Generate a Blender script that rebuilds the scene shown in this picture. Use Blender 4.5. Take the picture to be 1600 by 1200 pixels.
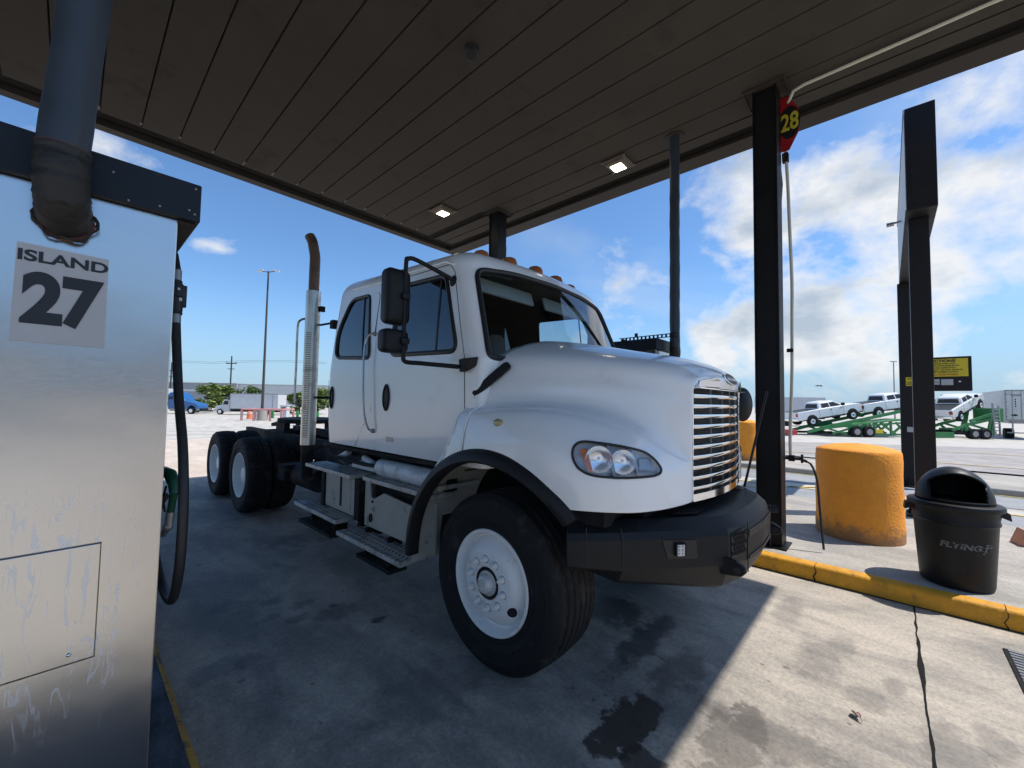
import bpy, bmesh, math, random
from mathutils import Vector, Matrix, noise
from mathutils.bvhtree import BVHTree
random.seed(7)
R=math.radians
S=bpy.context.scene
for o in list(bpy.data.objects): bpy.data.objects.remove(o)

# ---------------------------------------------------------------- camera
F_PX=635.0; PITCH=R(2.62); ROLL=.0170; YAW=R(42.75)
CAM=Vector((0,0,1.6))
Fv=Vector((math.cos(YAW)*math.cos(PITCH),math.sin(YAW)*math.cos(PITCH),math.sin(PITCH)))
R0=Vector((math.sin(YAW),-math.cos(YAW),0)); U0=R0.cross(Fv)
Rv=math.cos(ROLL)*R0+math.sin(ROLL)*U0; Uv=math.cos(ROLL)*U0-math.sin(ROLL)*R0
cd=bpy.data.cameras.new('camera'); cam=bpy.data.objects.new('camera',cd); S.collection.objects.link(cam)
M=Matrix((Rv,Uv,-Fv)).transposed().to_4x4(); M.translation=CAM; cam.matrix_world=M
cd.sensor_fit='HORIZONTAL'; cd.sensor_width=36; cd.lens=36*F_PX/1600; cd.clip_start=.03; cd.clip_end=3000
S.camera=cam
S.render.resolution_x=1024; S.render.resolution_y=768

# ---------------------------------------------------------------- world and sun
SUN=Vector((.35,-.43,1)).normalized()
sl=bpy.data.lights.new('sun','SUN'); sl.energy=4.7; sl.angle=R(.53); sl.color=(1,.955,.88)
so=bpy.data.objects.new('sun',sl); S.collection.objects.link(so); so.rotation_euler=(-SUN).to_track_quat('-Z','Y').to_euler()
W=bpy.data.worlds.new('World'); S.world=W; W.use_nodes=True
nt=W.node_tree; N=nt.nodes; L=nt.links; N.clear()
def nd(N,t,**k):
    n=N.new(t)
    for a,b in k.items():
        if a.startswith('i_'):
            key=a[2:]; key=int(key) if key.isdigit() else key
            n.inputs[key].default_value=b
        else: setattr(n,a,b)
    return n
def mth(N,L,op,a,b=None,c=None,clamp=False):
    n=N.new('ShaderNodeMath'); n.operation=op; n.use_clamp=clamp
    for i,v in enumerate((a,b,c)):
        if v is None: continue
        if isinstance(v,(int,float)): n.inputs[i].default_value=v
        else: L.new(v,n.inputs[i])
    return n.outputs[0]
def sstep(N,L,v,a,b):
    n=N.new('ShaderNodeMapRange'); n.interpolation_type='SMOOTHSTEP'; L.new(v,n.inputs[0])
    n.inputs[1].default_value=a; n.inputs[2].default_value=b; return n.outputs[0]
sky=nd(N,'ShaderNodeTexSky',sky_type='NISHITA',sun_disc=False)
sky.sun_elevation=math.asin(SUN.z); sky.sun_rotation=math.atan2(SUN.x,SUN.y)
sky.air_density=1.0; sky.dust_density=.35; sky.ozone_density=2.2
tc=nd(N,'ShaderNodeTexCoord'); sep=nd(N,'ShaderNodeSeparateXYZ'); L.new(tc.outputs['Generated'],sep.inputs[0])
az=mth(N,L,'ARCTAN2',sep.outputs[1],sep.outputs[0])
mp=nd(N,'ShaderNodeMapping'); mp.inputs['Scale'].default_value=(1.,1.,1.45); mp.inputs['Rotation'].default_value=(.06,-.10,0); L.new(tc.outputs['Generated'],mp.inputs[0])
n1=nd(N,'ShaderNodeTexNoise',i_2=4.2,i_3=11.,i_4=.57,i_8=.15); L.new(mp.outputs[0],n1.inputs[0])
mp3=nd(N,'ShaderNodeMapping'); mp3.inputs['Location'].default_value=(4.3,1.7,.4); mp3.inputs['Scale'].default_value=(1.,1.,2.2); L.new(tc.outputs['Generated'],mp3.inputs[0])
n2=nd(N,'ShaderNodeTexNoise',i_2=1.5,i_3=3.); L.new(mp3.outputs[0],n2.inputs[0])
# cumulus banks thicker towards +X, clear towards +Y, two small clouds by themselves (fixed in the world)
bias=sstep(N,L,az,.70,.06); back=sstep(N,L,az,-1.5,-.6); bias=mth(N,L,'MULTIPLY',bias,back)
def puff(d,r,a):
    dv=Vector(d).normalized(); dn=nd(N,'ShaderNodeVectorMath',operation='SUBTRACT'); L.new(tc.outputs['Generated'],dn.inputs[0]); dn.inputs[1].default_value=dv
    m3=nd(N,'ShaderNodeMapping'); m3.inputs['Scale'].default_value=(1.,1.,2.2); L.new(dn.outputs[0],m3.inputs[0])
    ln=nd(N,'ShaderNodeVectorMath',operation='LENGTH'); L.new(m3.outputs[0],ln.inputs[0]); return mth(N,L,'MULTIPLY',sstep(N,L,ln.outputs['Value'],r,r*.15),a)
for q in (((-.04,.918,.398),.24,.62),((.05,.915,.40),.14,.5),((.19,.931,.312),.10,.62),((.16,.935,.28),.06,.5),((.965,-.02,.20),.34,.42),((.93,.20,.12),.24,.40),((.93,-.12,.34),.20,.3),((.86,.42,.09),.12,.35)): bias=mth(N,L,'ADD',bias,puff(*q))
thr=mth(N,L,'MULTIPLY_ADD',bias,-.172,.618)
thr=mth(N,L,'ADD',thr,mth(N,L,'MULTIPLY',sstep(N,L,sep.outputs[2],.22,.60),.045))
v=mth(N,L,'ADD',mth(N,L,'MULTIPLY',n1.outputs[0],.74),mth(N,L,'MULTIPLY',n2.outputs[0],.26))
dens=mth(N,L,'MULTIPLY',mth(N,L,'SUBTRACT',v,thr),10.0,clamp=True)
dens2=mth(N,L,'MULTIPLY',dens,sstep(N,L,sep.outputs[2],-.02,.04))
n3=nd(N,'ShaderNodeTexNoise',i_2=5.5,i_3=6.,i_4=.55); mp4=nd(N,'ShaderNodeMapping'); mp4.inputs['Location'].default_value=(.0,.0,-.09); mp4.inputs['Scale'].default_value=(1.,1.,1.9); L.new(tc.outputs['Generated'],mp4.inputs[0]); L.new(mp4.outputs[0],n3.inputs[0])
thick=mth(N,L,'MULTIPLY',mth(N,L,'SUBTRACT',mth(N,L,'ADD',mth(N,L,'MULTIPLY',v,.5),mth(N,L,'MULTIPLY',n3.outputs[0],.5)),mth(N,L,'ADD',mth(N,L,'MULTIPLY',thr,.5),.265)),9.,clamp=True)
ccol=nd(N,'ShaderNodeMix',data_type='RGBA'); L.new(thick,ccol.inputs[0]); ccol.inputs[6].default_value=(9.2,9.3,9.4,1); ccol.inputs[7].default_value=(4.9,5.7,6.7,1)
mx=nd(N,'ShaderNodeMix',data_type='RGBA'); L.new(mth(N,L,'MULTIPLY',dens2,.93),mx.inputs[0])
# thin high veil
wv=nd(N,'ShaderNodeTexNoise',i_2=1.3,i_3=5.,i_8=1.2); L.new(mp3.outputs[0],wv.inputs[0])
hs=nd(N,'ShaderNodeMix',data_type='RGBA',blend_type='MULTIPLY'); hs.inputs[0].default_value=1; hs.inputs[7].default_value=(1.13,1.50,1.82,1); L.new(sky.outputs[0],hs.inputs[6])
veil=nd(N,'ShaderNodeMix',data_type='RGBA'); L.new(mth(N,L,'MULTIPLY',mth(N,L,'MULTIPLY',sstep(N,L,wv.outputs[0],.42,.72),sstep(N,L,az,1.1,.4)),.45),veil.inputs[0]); L.new(hs.outputs[2],veil.inputs[6]); veil.inputs[7].default_value=(6.5,7.6,8.8,1)
hz_=nd(N,'ShaderNodeMix',data_type='RGBA'); hz_.inputs[7].default_value=(3.9,5.7,7.5,1); L.new(mth(N,L,'MULTIPLY',sstep(N,L,sep.outputs[2],.26,-.02),.85),hz_.inputs[0]); L.new(veil.outputs[2],hz_.inputs[6]); L.new(hz_.outputs[2],mx.inputs[6])
L.new(ccol.outputs[2],mx.inputs[7])
bg=nd(N,'ShaderNodeBackground'); bg.inputs[1].default_value=.097; L.new(mx.outputs[2],bg.inputs[0])
wo=nd(N,'ShaderNodeOutputWorld'); L.new(bg.outputs[0],wo.inputs[0])
S.view_settings.view_transform='Standard'; S.view_settings.look='None'; S.view_settings.exposure=0.03; S.view_settings.gamma=1
S.render.engine='CYCLES'
S.cycles.max_bounces=8; S.cycles.diffuse_bounces=5; S.cycles.glossy_bounces=4; S.cycles.transmission_bounces=8

# ---------------------------------------------------------------- materials
MATS={}
def base(name):
    m=bpy.data.materials.new(name); m.use_nodes=True
    n=m.node_tree.nodes; l=m.node_tree.links; b=n['Principled BSDF']; MATS[name]=m
    return m,n,l,b
def mat(name,col,rough=.5,metal=0,var=.12,scale=8.,bump=0.,bscale=60.,coat=0,spec=None,dirt=None,dscale=3.,dthr=.55,damt=.6,stretch=None,emis=None,trans=0,ior=None,rvar=.1):
    m,n,l,b=base(name)
    g=nd(n,'ShaderNodeNewGeometry'); src=g.outputs['Position']
    oc=nd(n,'ShaderNodeTexCoord'); src=oc.outputs['Object']
    if stretch:
        mp=nd(n,'ShaderNodeMapping'); mp.inputs['Scale'].default_value=stretch; l.new(src,mp.inputs[0]); src=mp.outputs[0]
    nz=nd(n,'ShaderNodeTexNoise',i_2=scale,i_3=6.,i_4=.62); l.new(src,nz.inputs[0])
    r=nd(n,'ShaderNodeMapRange'); l.new(nz.outputs[0],r.inputs[0]); r.inputs[1].default_value=.25; r.inputs[2].default_value=.75
    r.inputs[3].default_value=1-var; r.inputs[4].default_value=1+var
    mxx=nd(n,'ShaderNodeMix',data_type='RGBA',blend_type='MULTIPLY'); mxx.inputs[0].default_value=1
    mxx.inputs[6].default_value=(*col,1); l.new(r.outputs[0],mxx.inputs[7]); out=mxx.outputs[2]
    if dirt:
        nz2=nd(n,'ShaderNodeTexNoise',i_2=dscale,i_3=8.,i_4=.7); l.new(src,nz2.inputs[0])
        f=sstep(n,l,nz2.outputs[0],dthr,dthr+.12); f=mth(n,l,'MULTIPLY',f,damt)
        m2=nd(n,'ShaderNodeMix',data_type='RGBA'); l.new(f,m2.inputs[0]); l.new(out,m2.inputs[6]); m2.inputs[7].default_value=(*dirt,1); out=m2.outputs[2]
    l.new(out,b.inputs['Base Color'])
    rr=nd(n,'ShaderNodeMapRange'); l.new(nz.outputs[0],rr.inputs[0]); rr.inputs[1].default_value=.3; rr.inputs[2].default_value=.7
    rr.inputs[3].default_value=max(0,rough-rvar*rough); rr.inputs[4].default_value=min(1,rough+rvar*rough*2); l.new(rr.outputs[0],b.inputs['Roughness'])
    b.inputs['Metallic'].default_value=metal
    if coat: b.inputs['Coat Weight'].default_value=coat; b.inputs['Coat Roughness'].default_value=.04
    if spec is not None: b.inputs['Specular IOR Level'].default_value=spec
    if trans: b.inputs['Transmission Weight'].default_value=trans
    if ior: b.inputs['IOR'].default_value=ior
    if emis: b.inputs['Emission Color'].default_value=(*emis[0],1); b.inputs['Emission Strength'].default_value=emis[1]
    if bump:
        nb=nd(n,'ShaderNodeTexNoise',i_2=bscale,i_3=5.); l.new(src,nb.inputs[0])
        bp=nd(n,'ShaderNodeBump'); bp.inputs[0].default_value=bump; bp.inputs[1].default_value=.01; l.new(nb.outputs[0],bp.inputs['Height']); l.new(bp.outputs[0],b.inputs['Normal'])
    return m
def glass(name,tint,rough=.0,mixf=.0,ior=1.5):
    m,n,l,b=base(name); n.remove(b); o=n['Material Output']
    tr=nd(n,'ShaderNodeBsdfTransparent'); tr.inputs[0].default_value=(*tint,1)
    gl=nd(n,'ShaderNodeBsdfGlossy'); gl.inputs['Roughness'].default_value=rough; gl.inputs[0].default_value=(1,1,1,1)
    lw=nd(n,'ShaderNodeLayerWeight'); lw.inputs[0].default_value=.5; fr=mth(n,l,'MULTIPLY_ADD',mth(n,l,'POWER',lw.outputs['Facing'],5.),.95,.045)
    mx=nd(n,'ShaderNodeMixShader'); l.new(mth(n,l,'ADD',fr,mixf,clamp=True),mx.inputs[0]); l.new(tr.outputs[0],mx.inputs[1]); l.new(gl.outputs[0],mx.inputs[2]); l.new(mx.outputs[0],o.inputs[0])
    return m
white=mat('truck_white_paint',(.86,.86,.85),.22,var=.03,scale=1.5,coat=.6,dirt=(.48,.46,.42),dscale=2.2,dthr=.60,damt=.18)
black=mat('black_plastic',(.013,.013,.014),.5,var=.25,bump=.15,bscale=200,spec=.28)
blacksat=mat('satin_black_steel',(.008,.009,.011),.45,var=.3,scale=5,dirt=(.05,.05,.05),dscale=7,dthr=.6,damt=.35,bump=.08,spec=.28)
rubber=mat('tyre_rubber',(.011,.011,.012),.72,var=.35,scale=9,dirt=(.055,.05,.045),dscale=5,dthr=.55,damt=.5,bump=.2,bscale=90,spec=.28)
seal=mat('rubber_seal',(.012,.012,.013),.45)
wheelp=mat('white_wheel_paint',(.78,.78,.77),.38,var=.05,dirt=(.35,.32,.28),dscale=9,dthr=.56,damt=.45)
chrome=mat('chrome',(.82,.83,.84),.09,1,var=.03)
mat('soft_reflector',(.88,.89,.90),.22,.85,var=.02)
dullchrome=mat('stained_chrome',(.55,.53,.48),.32,1,var=.2,scale=6,dirt=(.22,.15,.09),dscale=4,dthr=.5,damt=.6)
rust=mat('heated_steel',(.16,.10,.07),.55,.6,var=.4,scale=4,dirt=(.35,.25,.17),dscale=3,dthr=.5,damt=.5)
alu=mat('tread_plate_aluminium',(.50,.48,.45),.5,.35,var=.25,scale=14,dirt=(.13,.12,.10),dscale=9,dthr=.5,damt=.6)
beige=mat('dirty_beige_steel',(.40,.38,.33),.55,var=.15,scale=4,dirt=(.10,.075,.05),dscale=7,dthr=.58,damt=.8)
tankg=mat('grey_tank_paint',(.62,.64,.66),.4,var=.12,dirt=(.2,.19,.17),dscale=5,dthr=.5,damt=.5)
framem=mat('grimy_frame_black',(.012,.012,.013),.7,spec=.2,var=.4,dirt=(.07,.06,.05),dscale=5,dthr=.5,damt=.5)
seatm=mat('grey_vinyl',(.36,.37,.38),.55,var=.15)
interior=mat('dark_interior',(.06,.062,.064),.7,var=.2)
headl=mat('pale_headliner',(.34,.36,.37),.8,var=.08)
wsglass=glass('windshield_glass',(.72,.80,.79),0,.02)
tint=glass('tint_shade_window_glass',(.13,.15,.16),0,.05)  # dark tint puts the cab interior's shade into the near front glass
cleargl=glass('side_glass',(.72,.78,.80),0,.0)
lensm=glass('headlamp_lens',(.94,.95,.97),.05,.03)
amber=mat('amber_lens',(.62,.17,.02),.25,var=.1,coat=.5)
amberp=mat('amber_marker',(.42,.14,.05),.3,var=.2,coat=.5)
yellowlens=mat('yellow_marker_lens',(.50,.42,.18),.3,var=.15,coat=.5)
stain_steel,n_,l_,b_=base('brushed_stainless')
def build_stainless():
    n,l,b=n_,l_,b_
    oc=nd(n,'ShaderNodeTexCoord'); mp=nd(n,'ShaderNodeMapping'); mp.inputs['Scale'].default_value=(1.,1.,90.); l.new(oc.outputs['Object'],mp.inputs[0])
    nz=nd(n,'ShaderNodeTexNoise',i_2=14.,i_3=6.,i_4=.7); l.new(mp.outputs[0],nz.inputs[0])
    cr=nd(n,'ShaderNodeMapRange'); l.new(nz.outputs[0],cr.inputs[0]); cr.inputs[3].default_value=.50; cr.inputs[4].default_value=.66
    # white mineral dribbles with a shape of their own
    mp2=nd(n,'ShaderNodeMapping'); mp2.inputs['Scale'].default_value=(1.,1.,.13); mp2.inputs['Rotation'].default_value=(0,.30,0); l.new(oc.outputs['Object'],mp2.inputs[0])
    wv=nd(n,'ShaderNodeTexNoise',i_2=17.,i_3=3.,i_8=.5); l.new(mp2.outputs[0],wv.inputs[0])
    d=mth(n,l,'ABSOLUTE',mth(n,l,'SUBTRACT',wv.outputs[0],.5)); line=sstep(n,l,d,.020,.006)
    sp=nd(n,'ShaderNodeSeparateXYZ'); l.new(oc.outputs['Object'],sp.inputs[0])
    nb=nd(n,'ShaderNodeTexNoise',i_2=16.,i_3=5.); l.new(oc.outputs['Object'],nb.inputs[0])
    zn=mth(n,l,'ADD',sp.outputs[2],mth(n,l,'MULTIPLY',nb.outputs[0],.5))
    g1=mth(n,l,'MULTIPLY',sstep(n,l,zn,.55,1.0),sstep(n,l,zn,1.41,1.36)); g2=mth(n,l,'MULTIPLY',sstep(n,l,sp.outputs[0],-.02,-.10),sstep(n,l,sp.outputs[0],-.5,-.35))
    g=mth(n,l,'MULTIPLY',mth(n,l,'MULTIPLY',g1,g2),line); g=mth(n,l,'MULTIPLY',g,sstep(n,l,nb.outputs[0],.36,.50))
    mxx=nd(n,'ShaderNodeMix',data_type='RGBA'); l.new(mth(n,l,'MULTIPLY',g,.6),mxx.inputs[0]); cc=nd(n,'ShaderNodeCombineColor')
    l.new(cr.outputs[0],cc.inputs[0]);l.new(mth(n,l,'MULTIPLY',cr.outputs[0],.975),cc.inputs[1]);l.new(mth(n,l,'MULTIPLY',cr.outputs[0],.945),cc.inputs[2]); l.new(cc.outputs[0],mxx.inputs[6]); mxx.inputs[7].default_value=(.75,.75,.75,1)
    l.new(mxx.outputs[2],b.inputs['Base Color'])
    l.new(mth(n,l,'SUBTRACT',1,mth(n,l,'MULTIPLY',g,.6)),b.inputs['Metallic'])
    rr=nd(n,'ShaderNodeMapRange'); l.new(nz.outputs[0],rr.inputs[0]); rr.inputs[3].default_value=.17; rr.inputs[4].default_value=.29; l.new(rr.outputs[0],b.inputs['Roughness'])
    b.inputs['Anisotropic'].default_value=.0
    bp=nd(n,'ShaderNodeBump'); bp.inputs[0].default_value=.06; bp.inputs[1].default_value=.003; l.new(nz.outputs[0],bp.inputs['Height'])
    nl=nd(n,'ShaderNodeTexNoise',i_2=2.5,i_3=2.); l.new(oc.outputs['Object'],nl.inputs[0]); bp2=nd(n,'ShaderNodeBump'); bp2.inputs[0].default_value=.25; bp2.inputs[1].default_value=.02; l.new(nl.outputs[0],bp2.inputs['Height']); l.new(bp.outputs[0],bp2.inputs['Normal'])
    l.new(bp2.outputs[0],b.inputs['Normal'])
build_stainless()
capm=mat('dark_blue_grey_paint',(.010,.016,.024),.5,spec=.25,var=.15,dirt=(.05,.05,.05),dscale=12,dthr=.6)
pipem=mat('grey_blue_pipe_paint',(.028,.038,.052),.45,var=.2,scale=6,dirt=(.015,.013,.012),dscale=5,dthr=.6)
bootm=mat('black_tape_wrap',(.012,.011,.010),.55,var=.5,bump=.8,bscale=25,dirt=(.10,.04,.03),dscale=14,dthr=.62)
colm=mat('dark_column_paint',(.007,.007,.008),.45,spec=.25,var=.25,scale=3,dirt=(.03,.027,.024),dscale=8,dthr=.62)
steelbare=mat('galvanised_strip',(.38,.39,.40),.4,.6,var=.15)
fasciam=mat('brown_fascia_metal',(.040,.034,.028),.6,.0,var=.2,scale=1.5,spec=.15)
gutm=mat('gutter_shadow_metal',(.010,.009,.008),.8,.0,spec=.1)
signblack=mat('black_sign_metal',(.011,.010,.011),.5,var=.15,spec=.3)
signwhite=mat('sign_panel_face',(.45,.45,.44),.4,var=.08)
labelg=mat('grey_label',(.42,.42,.43),.5,var=.05)
ink=mat('dark_ink',(.010,.014,.019),.5,var=.05)
redp=mat('red_sign_paint',(.30,.008,.012),.4,var=.08)
yellowp=mat('yellow_sign_paint',(.66,.50,.02),.5,var=.08)
yellowd=mat('dull_yellow_letter',(.50,.42,.03),.5,var=.08)
hosem=mat('black_hose_rubber',(.014,.014,.015),.5,var=.2)
greennoz=mat('green_nozzle_plastic',(.006,.07,.035),.4,var=.25)
greyp=mat('grey_metal',(.30,.30,.31),.4,.7,var=.15)
trashm=mat('black_moulded_plastic',(.008,.0085,.0095),.42,var=.2,scale=3,bump=.05,dirt=(.05,.05,.05),dscale=14,dthr=.6,spec=.28)
trashlogo=mat('worn_grey_print',(.13,.13,.135),.6,var=.4,scale=30,dirt=(.02,.02,.02),dscale=26,dthr=.5,damt=1.)
pvc=mat('cream_pipe',(.55,.53,.43),.5,var=.1)
litm=mat('lit_lens',(.9,.9,.85),.3,emis=((1,.93,.72),9.))
housing=mat('bronze_lamp_housing',(.10,.075,.05),.45,.3,var=.2)
silver=mat('pickup_white',(.78,.79,.80),.25,var=.02,coat=.5)
greenm=mat('trailer_green',(.025,.19,.05),.4,var=.15,scale=2)
redlens=mat('red_lens',(.35,.02,.02),.3)
bluem=mat('truck_blue',(.02,.11,.30),.3,var=.05,coat=.4)
boxw=mat('box_body_white',(.55,.56,.58),.5,var=.08,scale=1)
trailw=mat('trailer_door_white',(.60,.60,.58),.5,var=.1,dirt=(.35,.33,.3),dscale=2,dthr=.55)
pinkp=mat('faded_red_paint',(.50,.24,.24),.5,var=.15)
orangep=mat('orange_plastic',(.75,.18,.05),.5,var=.1)
bark=mat('bark',(.10,.075,.055),.9,var=.3)
woodpole=mat('weathered_pole',(.055,.05,.05),.8,var=.3)
wallg=mat('warehouse_grey',(.30,.31,.32),.8,var=.05,scale=.3)
walll=mat('warehouse_pale',(.55,.56,.55),.8,var=.05,scale=.3)
leafd=mat('leaf_green',(.085,.14,.035),.6,var=.5,scale=1.2)
leafl=mat('light_leaf_green',(.20,.25,.055),.6,var=.4,scale=1.2)
concb=mat('bare_concrete',(.34,.32,.29),.85,var=.15,bump=.3)
# soffit: dirty dark brown painted steel with broad soot patches
soff=mat('soffit_metal',(.054,.047,.038),.75,.0,var=.22,scale=1.3,dirt=(.020,.017,.014),dscale=1.6,dthr=.56,damt=.35,bump=.25,bscale=120,spec=.12)
# orange rendered bollard
def bollard_mat():
    m,n,l,b=base('orange_render')
    oc=nd(n,'ShaderNodeTexCoord'); sp=nd(n,'ShaderNodeSeparateXYZ'); l.new(oc.outputs['Object'],sp.inputs[0])
    nz=nd(n,'ShaderNodeTexNoise',i_2=7.,i_3=8.,i_4=.65); l.new(oc.outputs['Object'],nz.inputs[0])
    nf=nd(n,'ShaderNodeTexNoise',i_2=38.,i_3=4.); l.new(oc.outputs['Object'],nf.inputs[0])
    m1=nd(n,'ShaderNodeMix',data_type='RGBA'); l.new(sstep(n,l,nz.outputs[0],.35,.65),m1.inputs[0]); m1.inputs[6].default_value=(.95,.355,.030,1); m1.inputs[7].default_value=(.86,.31,.032,1)
    zz=mth(n,l,'ADD',sp.outputs[2],mth(n,l,'MULTIPLY',nz.outputs[0],-.45)); f=sstep(n,l,zz,-.02,-.17)
    f2=mth(n,l,'MULTIPLY',f,.75)
    m2=nd(n,'ShaderNodeMix',data_type='RGBA'); l.new(f2,m2.inputs[0]); l.new(m1.outputs[2],m2.inputs[6]); m2.inputs[7].default_value=(.20,.13,.08,1)
    sk=sstep(n,l,nf.outputs[0],.70,.76); m3=nd(n,'ShaderNodeMix',data_type='RGBA'); l.new(mth(n,l,'MULTIPLY',sk,.5),m3.inputs[0]); l.new(m2.outputs[2],m3.inputs[6]); m3.inputs[7].default_value=(.25,.12,.05,1)
    l.new(m3.outputs[2],b.inputs['Base Color']); b.inputs['Roughness'].default_value=.75
    bp=nd(n,'ShaderNodeBump'); bp.inputs[0].default_value=.4; bp.inputs[1].default_value=.02; l.new(nf.outputs[0],bp.inputs['Height']); l.new(bp.outputs[0],b.inputs['Normal'])
    return m
bolm=bollard_mat()
# concrete
STAINS_SHADE=[(1.9,4.6,1.5,3.4,.42,'g'),(1.95,1.0,.26,.12,.9,'b'),(1.80,.84,.10,.10,.8,'b'),(2.75,1.25,.45,.10,.75,'d'),(2.95,1.62,.22,.3,.75,'d'),(2.55,.95,.30,.12,.6,'d'),(2.20,.58,.34,.13,.45,'b'),  # first, broad ellipse: lane grime that also paints the canopy's shade darker
(1.448,3.08,.16,.11,.5,'d'),(1.60,2.77,.06,.045,.95,'b'),(.66,2.93,.15,.10,.5,'d'),(.80,2.90,.08,.06,.5,'d'),(1.3,3.4,.09,.06,.5,'d'),(1.15,3.6,.10,.06,.5,'d'),(1.2,3.2,.08,.05,.5,'d'),(1.05,3.35,.07,.05,.45,'d'),(.9,3.75,.12,.08,.4,'d'),
(3.3,.35,.25,.12,.35,'d'),(3.05,.12,.12,.08,.35,'d'),(3.6,.25,.2,.07,.3,'d'),(2.9,-.2,.22,.12,.4,'d'),(3.9,.6,.30,.09,.3,'d'),(2.4,.45,.14,.3,.35,'b'),(3.3,.0,.12,.05,.4,'d'),(3.1,-.35,.16,.07,.35,'d'),(1.4,1.9,.35,.2,.3,'d'),(2.1,5.,.5,.3,.5,'d')]
def concrete(name,colA,colB,stains_shade=(),joints=True,dark=1.):
    m,n,l,b=base(name)
    g=nd(n,'ShaderNodeNewGeometry'); pos=g.outputs['Position']
    sp=nd(n,'ShaderNodeSeparateXYZ'); l.new(pos,sp.inputs[0])
    big=nd(n,'ShaderNodeTexNoise',i_2=.9,i_3=9.,i_4=.62,i_8=.6); l.new(pos,big.inputs[0])
    mp=nd(n,'ShaderNodeMapping'); mp.inputs['Scale'].default_value=(1.,.28,1.); mp.inputs['Rotation'].default_value=(0,0,.1); l.new(pos,mp.inputs[0])
    st=nd(n,'ShaderNodeTexNoise',i_2=3.2,i_3=8.,i_4=.66,i_8=.5); l.new(mp.outputs[0],st.inputs[0])
    fi=nd(n,'ShaderNodeTexNoise',i_2=48.,i_3=7.,i_4=.85); l.new(pos,fi.inputs[0])
    f=mth(n,l,'ADD',mth(n,l,'MULTIPLY',big.outputs[0],.5),mth(n,l,'MULTIPLY',st.outputs[0],.5))
    m1=nd(n,'ShaderNodeMix',data_type='RGBA'); l.new(sstep(n,l,f,.38,.62),m1.inputs[0]); m1.inputs[6].default_value=(*colA,1); m1.inputs[7].default_value=(*colB,1)
    ff=nd(n,'ShaderNodeMapRange'); l.new(fi.outputs[0],ff.inputs[0]); ff.inputs[1].default_value=.25; ff.inputs[2].default_value=.75; ff.inputs[3].default_value=.55*dark; ff.inputs[4].default_value=1.45*dark
    m2=nd(n,'ShaderNodeMix',data_type='RGBA',blend_type='MULTIPLY'); m2.inputs[0].default_value=1; l.new(m1.outputs[2],m2.inputs[6]); l.new(ff.outputs[0],m2.inputs[7]); out=m2.outputs[2]
    # light grit
    vo=nd(n,'ShaderNodeTexVoronoi',i_2=60.); l.new(pos,vo.inputs['Vector']); gr=sstep(n,l,vo.outputs['Distance'],.10,.05)
    m4=nd(n,'ShaderNodeMix',data_type='RGBA'); l.new(mth(n,l,'MULTIPLY',gr,.55),m4.inputs[0]); l.new(out,m4.inputs[6]); m4.inputs[7].default_value=(.62,.60,.56,1); out=m4.outputs[2]
    wp=nd(n,'ShaderNodeTexNoise',i_2=7.,i_3=6.,i_4=.7); l.new(pos,wp.inputs[0]); wob=mth(n,l,'MULTIPLY_ADD',wp.outputs[0],4.4,-2.2)
    rough=None
    if stains_shade:
        # round drips of oil scattered along the middle of the lane, each its own size
        for sc,lo,am in ((5.5,.16,.55),(13.,.17,.5)):
            vd=nd(n,'ShaderNodeTexVoronoi',i_2=sc); l.new(pos,vd.inputs['Vector']); sc_=nd(n,'ShaderNodeSeparateColor'); l.new(vd.outputs['Color'],sc_.inputs[0])
            rad=mth(n,l,'MULTIPLY',sstep(n,l,sc_.outputs[0],.55,1.),lo); dd=mth(n,l,'ADD',vd.outputs['Distance'],mth(n,l,'MULTIPLY_ADD',wp.outputs[0],.16,-.08))
            q_=mth(n,l,'SUBTRACT',rad,dd); mk=mth(n,l,'MULTIPLY',sstep(n,l,q_,-.01,.035),am)
            lx=mth(n,l,'ABSOLUTE',mth(n,l,'SUBTRACT',sp.outputs[0],1.9)); mk=mth(n,l,'MULTIPLY',mk,sstep(n,l,lx,2.2,1.0))
            mm=nd(n,'ShaderNodeMix',data_type='RGBA'); l.new(mk,mm.inputs[0]); l.new(out,mm.inputs[6]); mm.inputs[7].default_value=(.045,.043,.043,1); out=mm.outputs[2]
    for (x,y,rx,ry,a,k) in stains_shade:
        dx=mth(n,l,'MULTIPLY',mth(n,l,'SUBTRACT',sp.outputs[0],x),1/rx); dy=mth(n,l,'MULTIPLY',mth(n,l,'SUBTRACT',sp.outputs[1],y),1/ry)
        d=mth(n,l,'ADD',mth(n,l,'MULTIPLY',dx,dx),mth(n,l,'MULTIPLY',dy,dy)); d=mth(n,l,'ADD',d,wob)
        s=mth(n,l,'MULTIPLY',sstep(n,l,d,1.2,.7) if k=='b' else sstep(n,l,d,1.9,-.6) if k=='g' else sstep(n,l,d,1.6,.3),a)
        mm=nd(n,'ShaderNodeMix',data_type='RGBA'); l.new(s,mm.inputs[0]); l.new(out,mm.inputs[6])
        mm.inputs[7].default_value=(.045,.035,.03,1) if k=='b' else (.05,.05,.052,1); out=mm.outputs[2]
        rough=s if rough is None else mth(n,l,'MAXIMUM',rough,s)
    l.new(out,b.inputs['Base Color'])
    if rough is not None: l.new(mth(n,l,'MULTIPLY_ADD',rough,-.45,.82),b.inputs['Roughness'])
    else: b.inputs['Roughness'].default_value=.85
    bp=nd(n,'ShaderNodeBump'); bp.inputs[0].default_value=.35; bp.inputs[1].default_value=.006; l.new(fi.outputs[0],bp.inputs['Height']); l.new(bp.outputs[0],b.inputs['Normal'])
    return m
lanec=concrete('lane_concrete',(.225,.207,.185),(.485,.42,.345),STAINS_SHADE)
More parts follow.
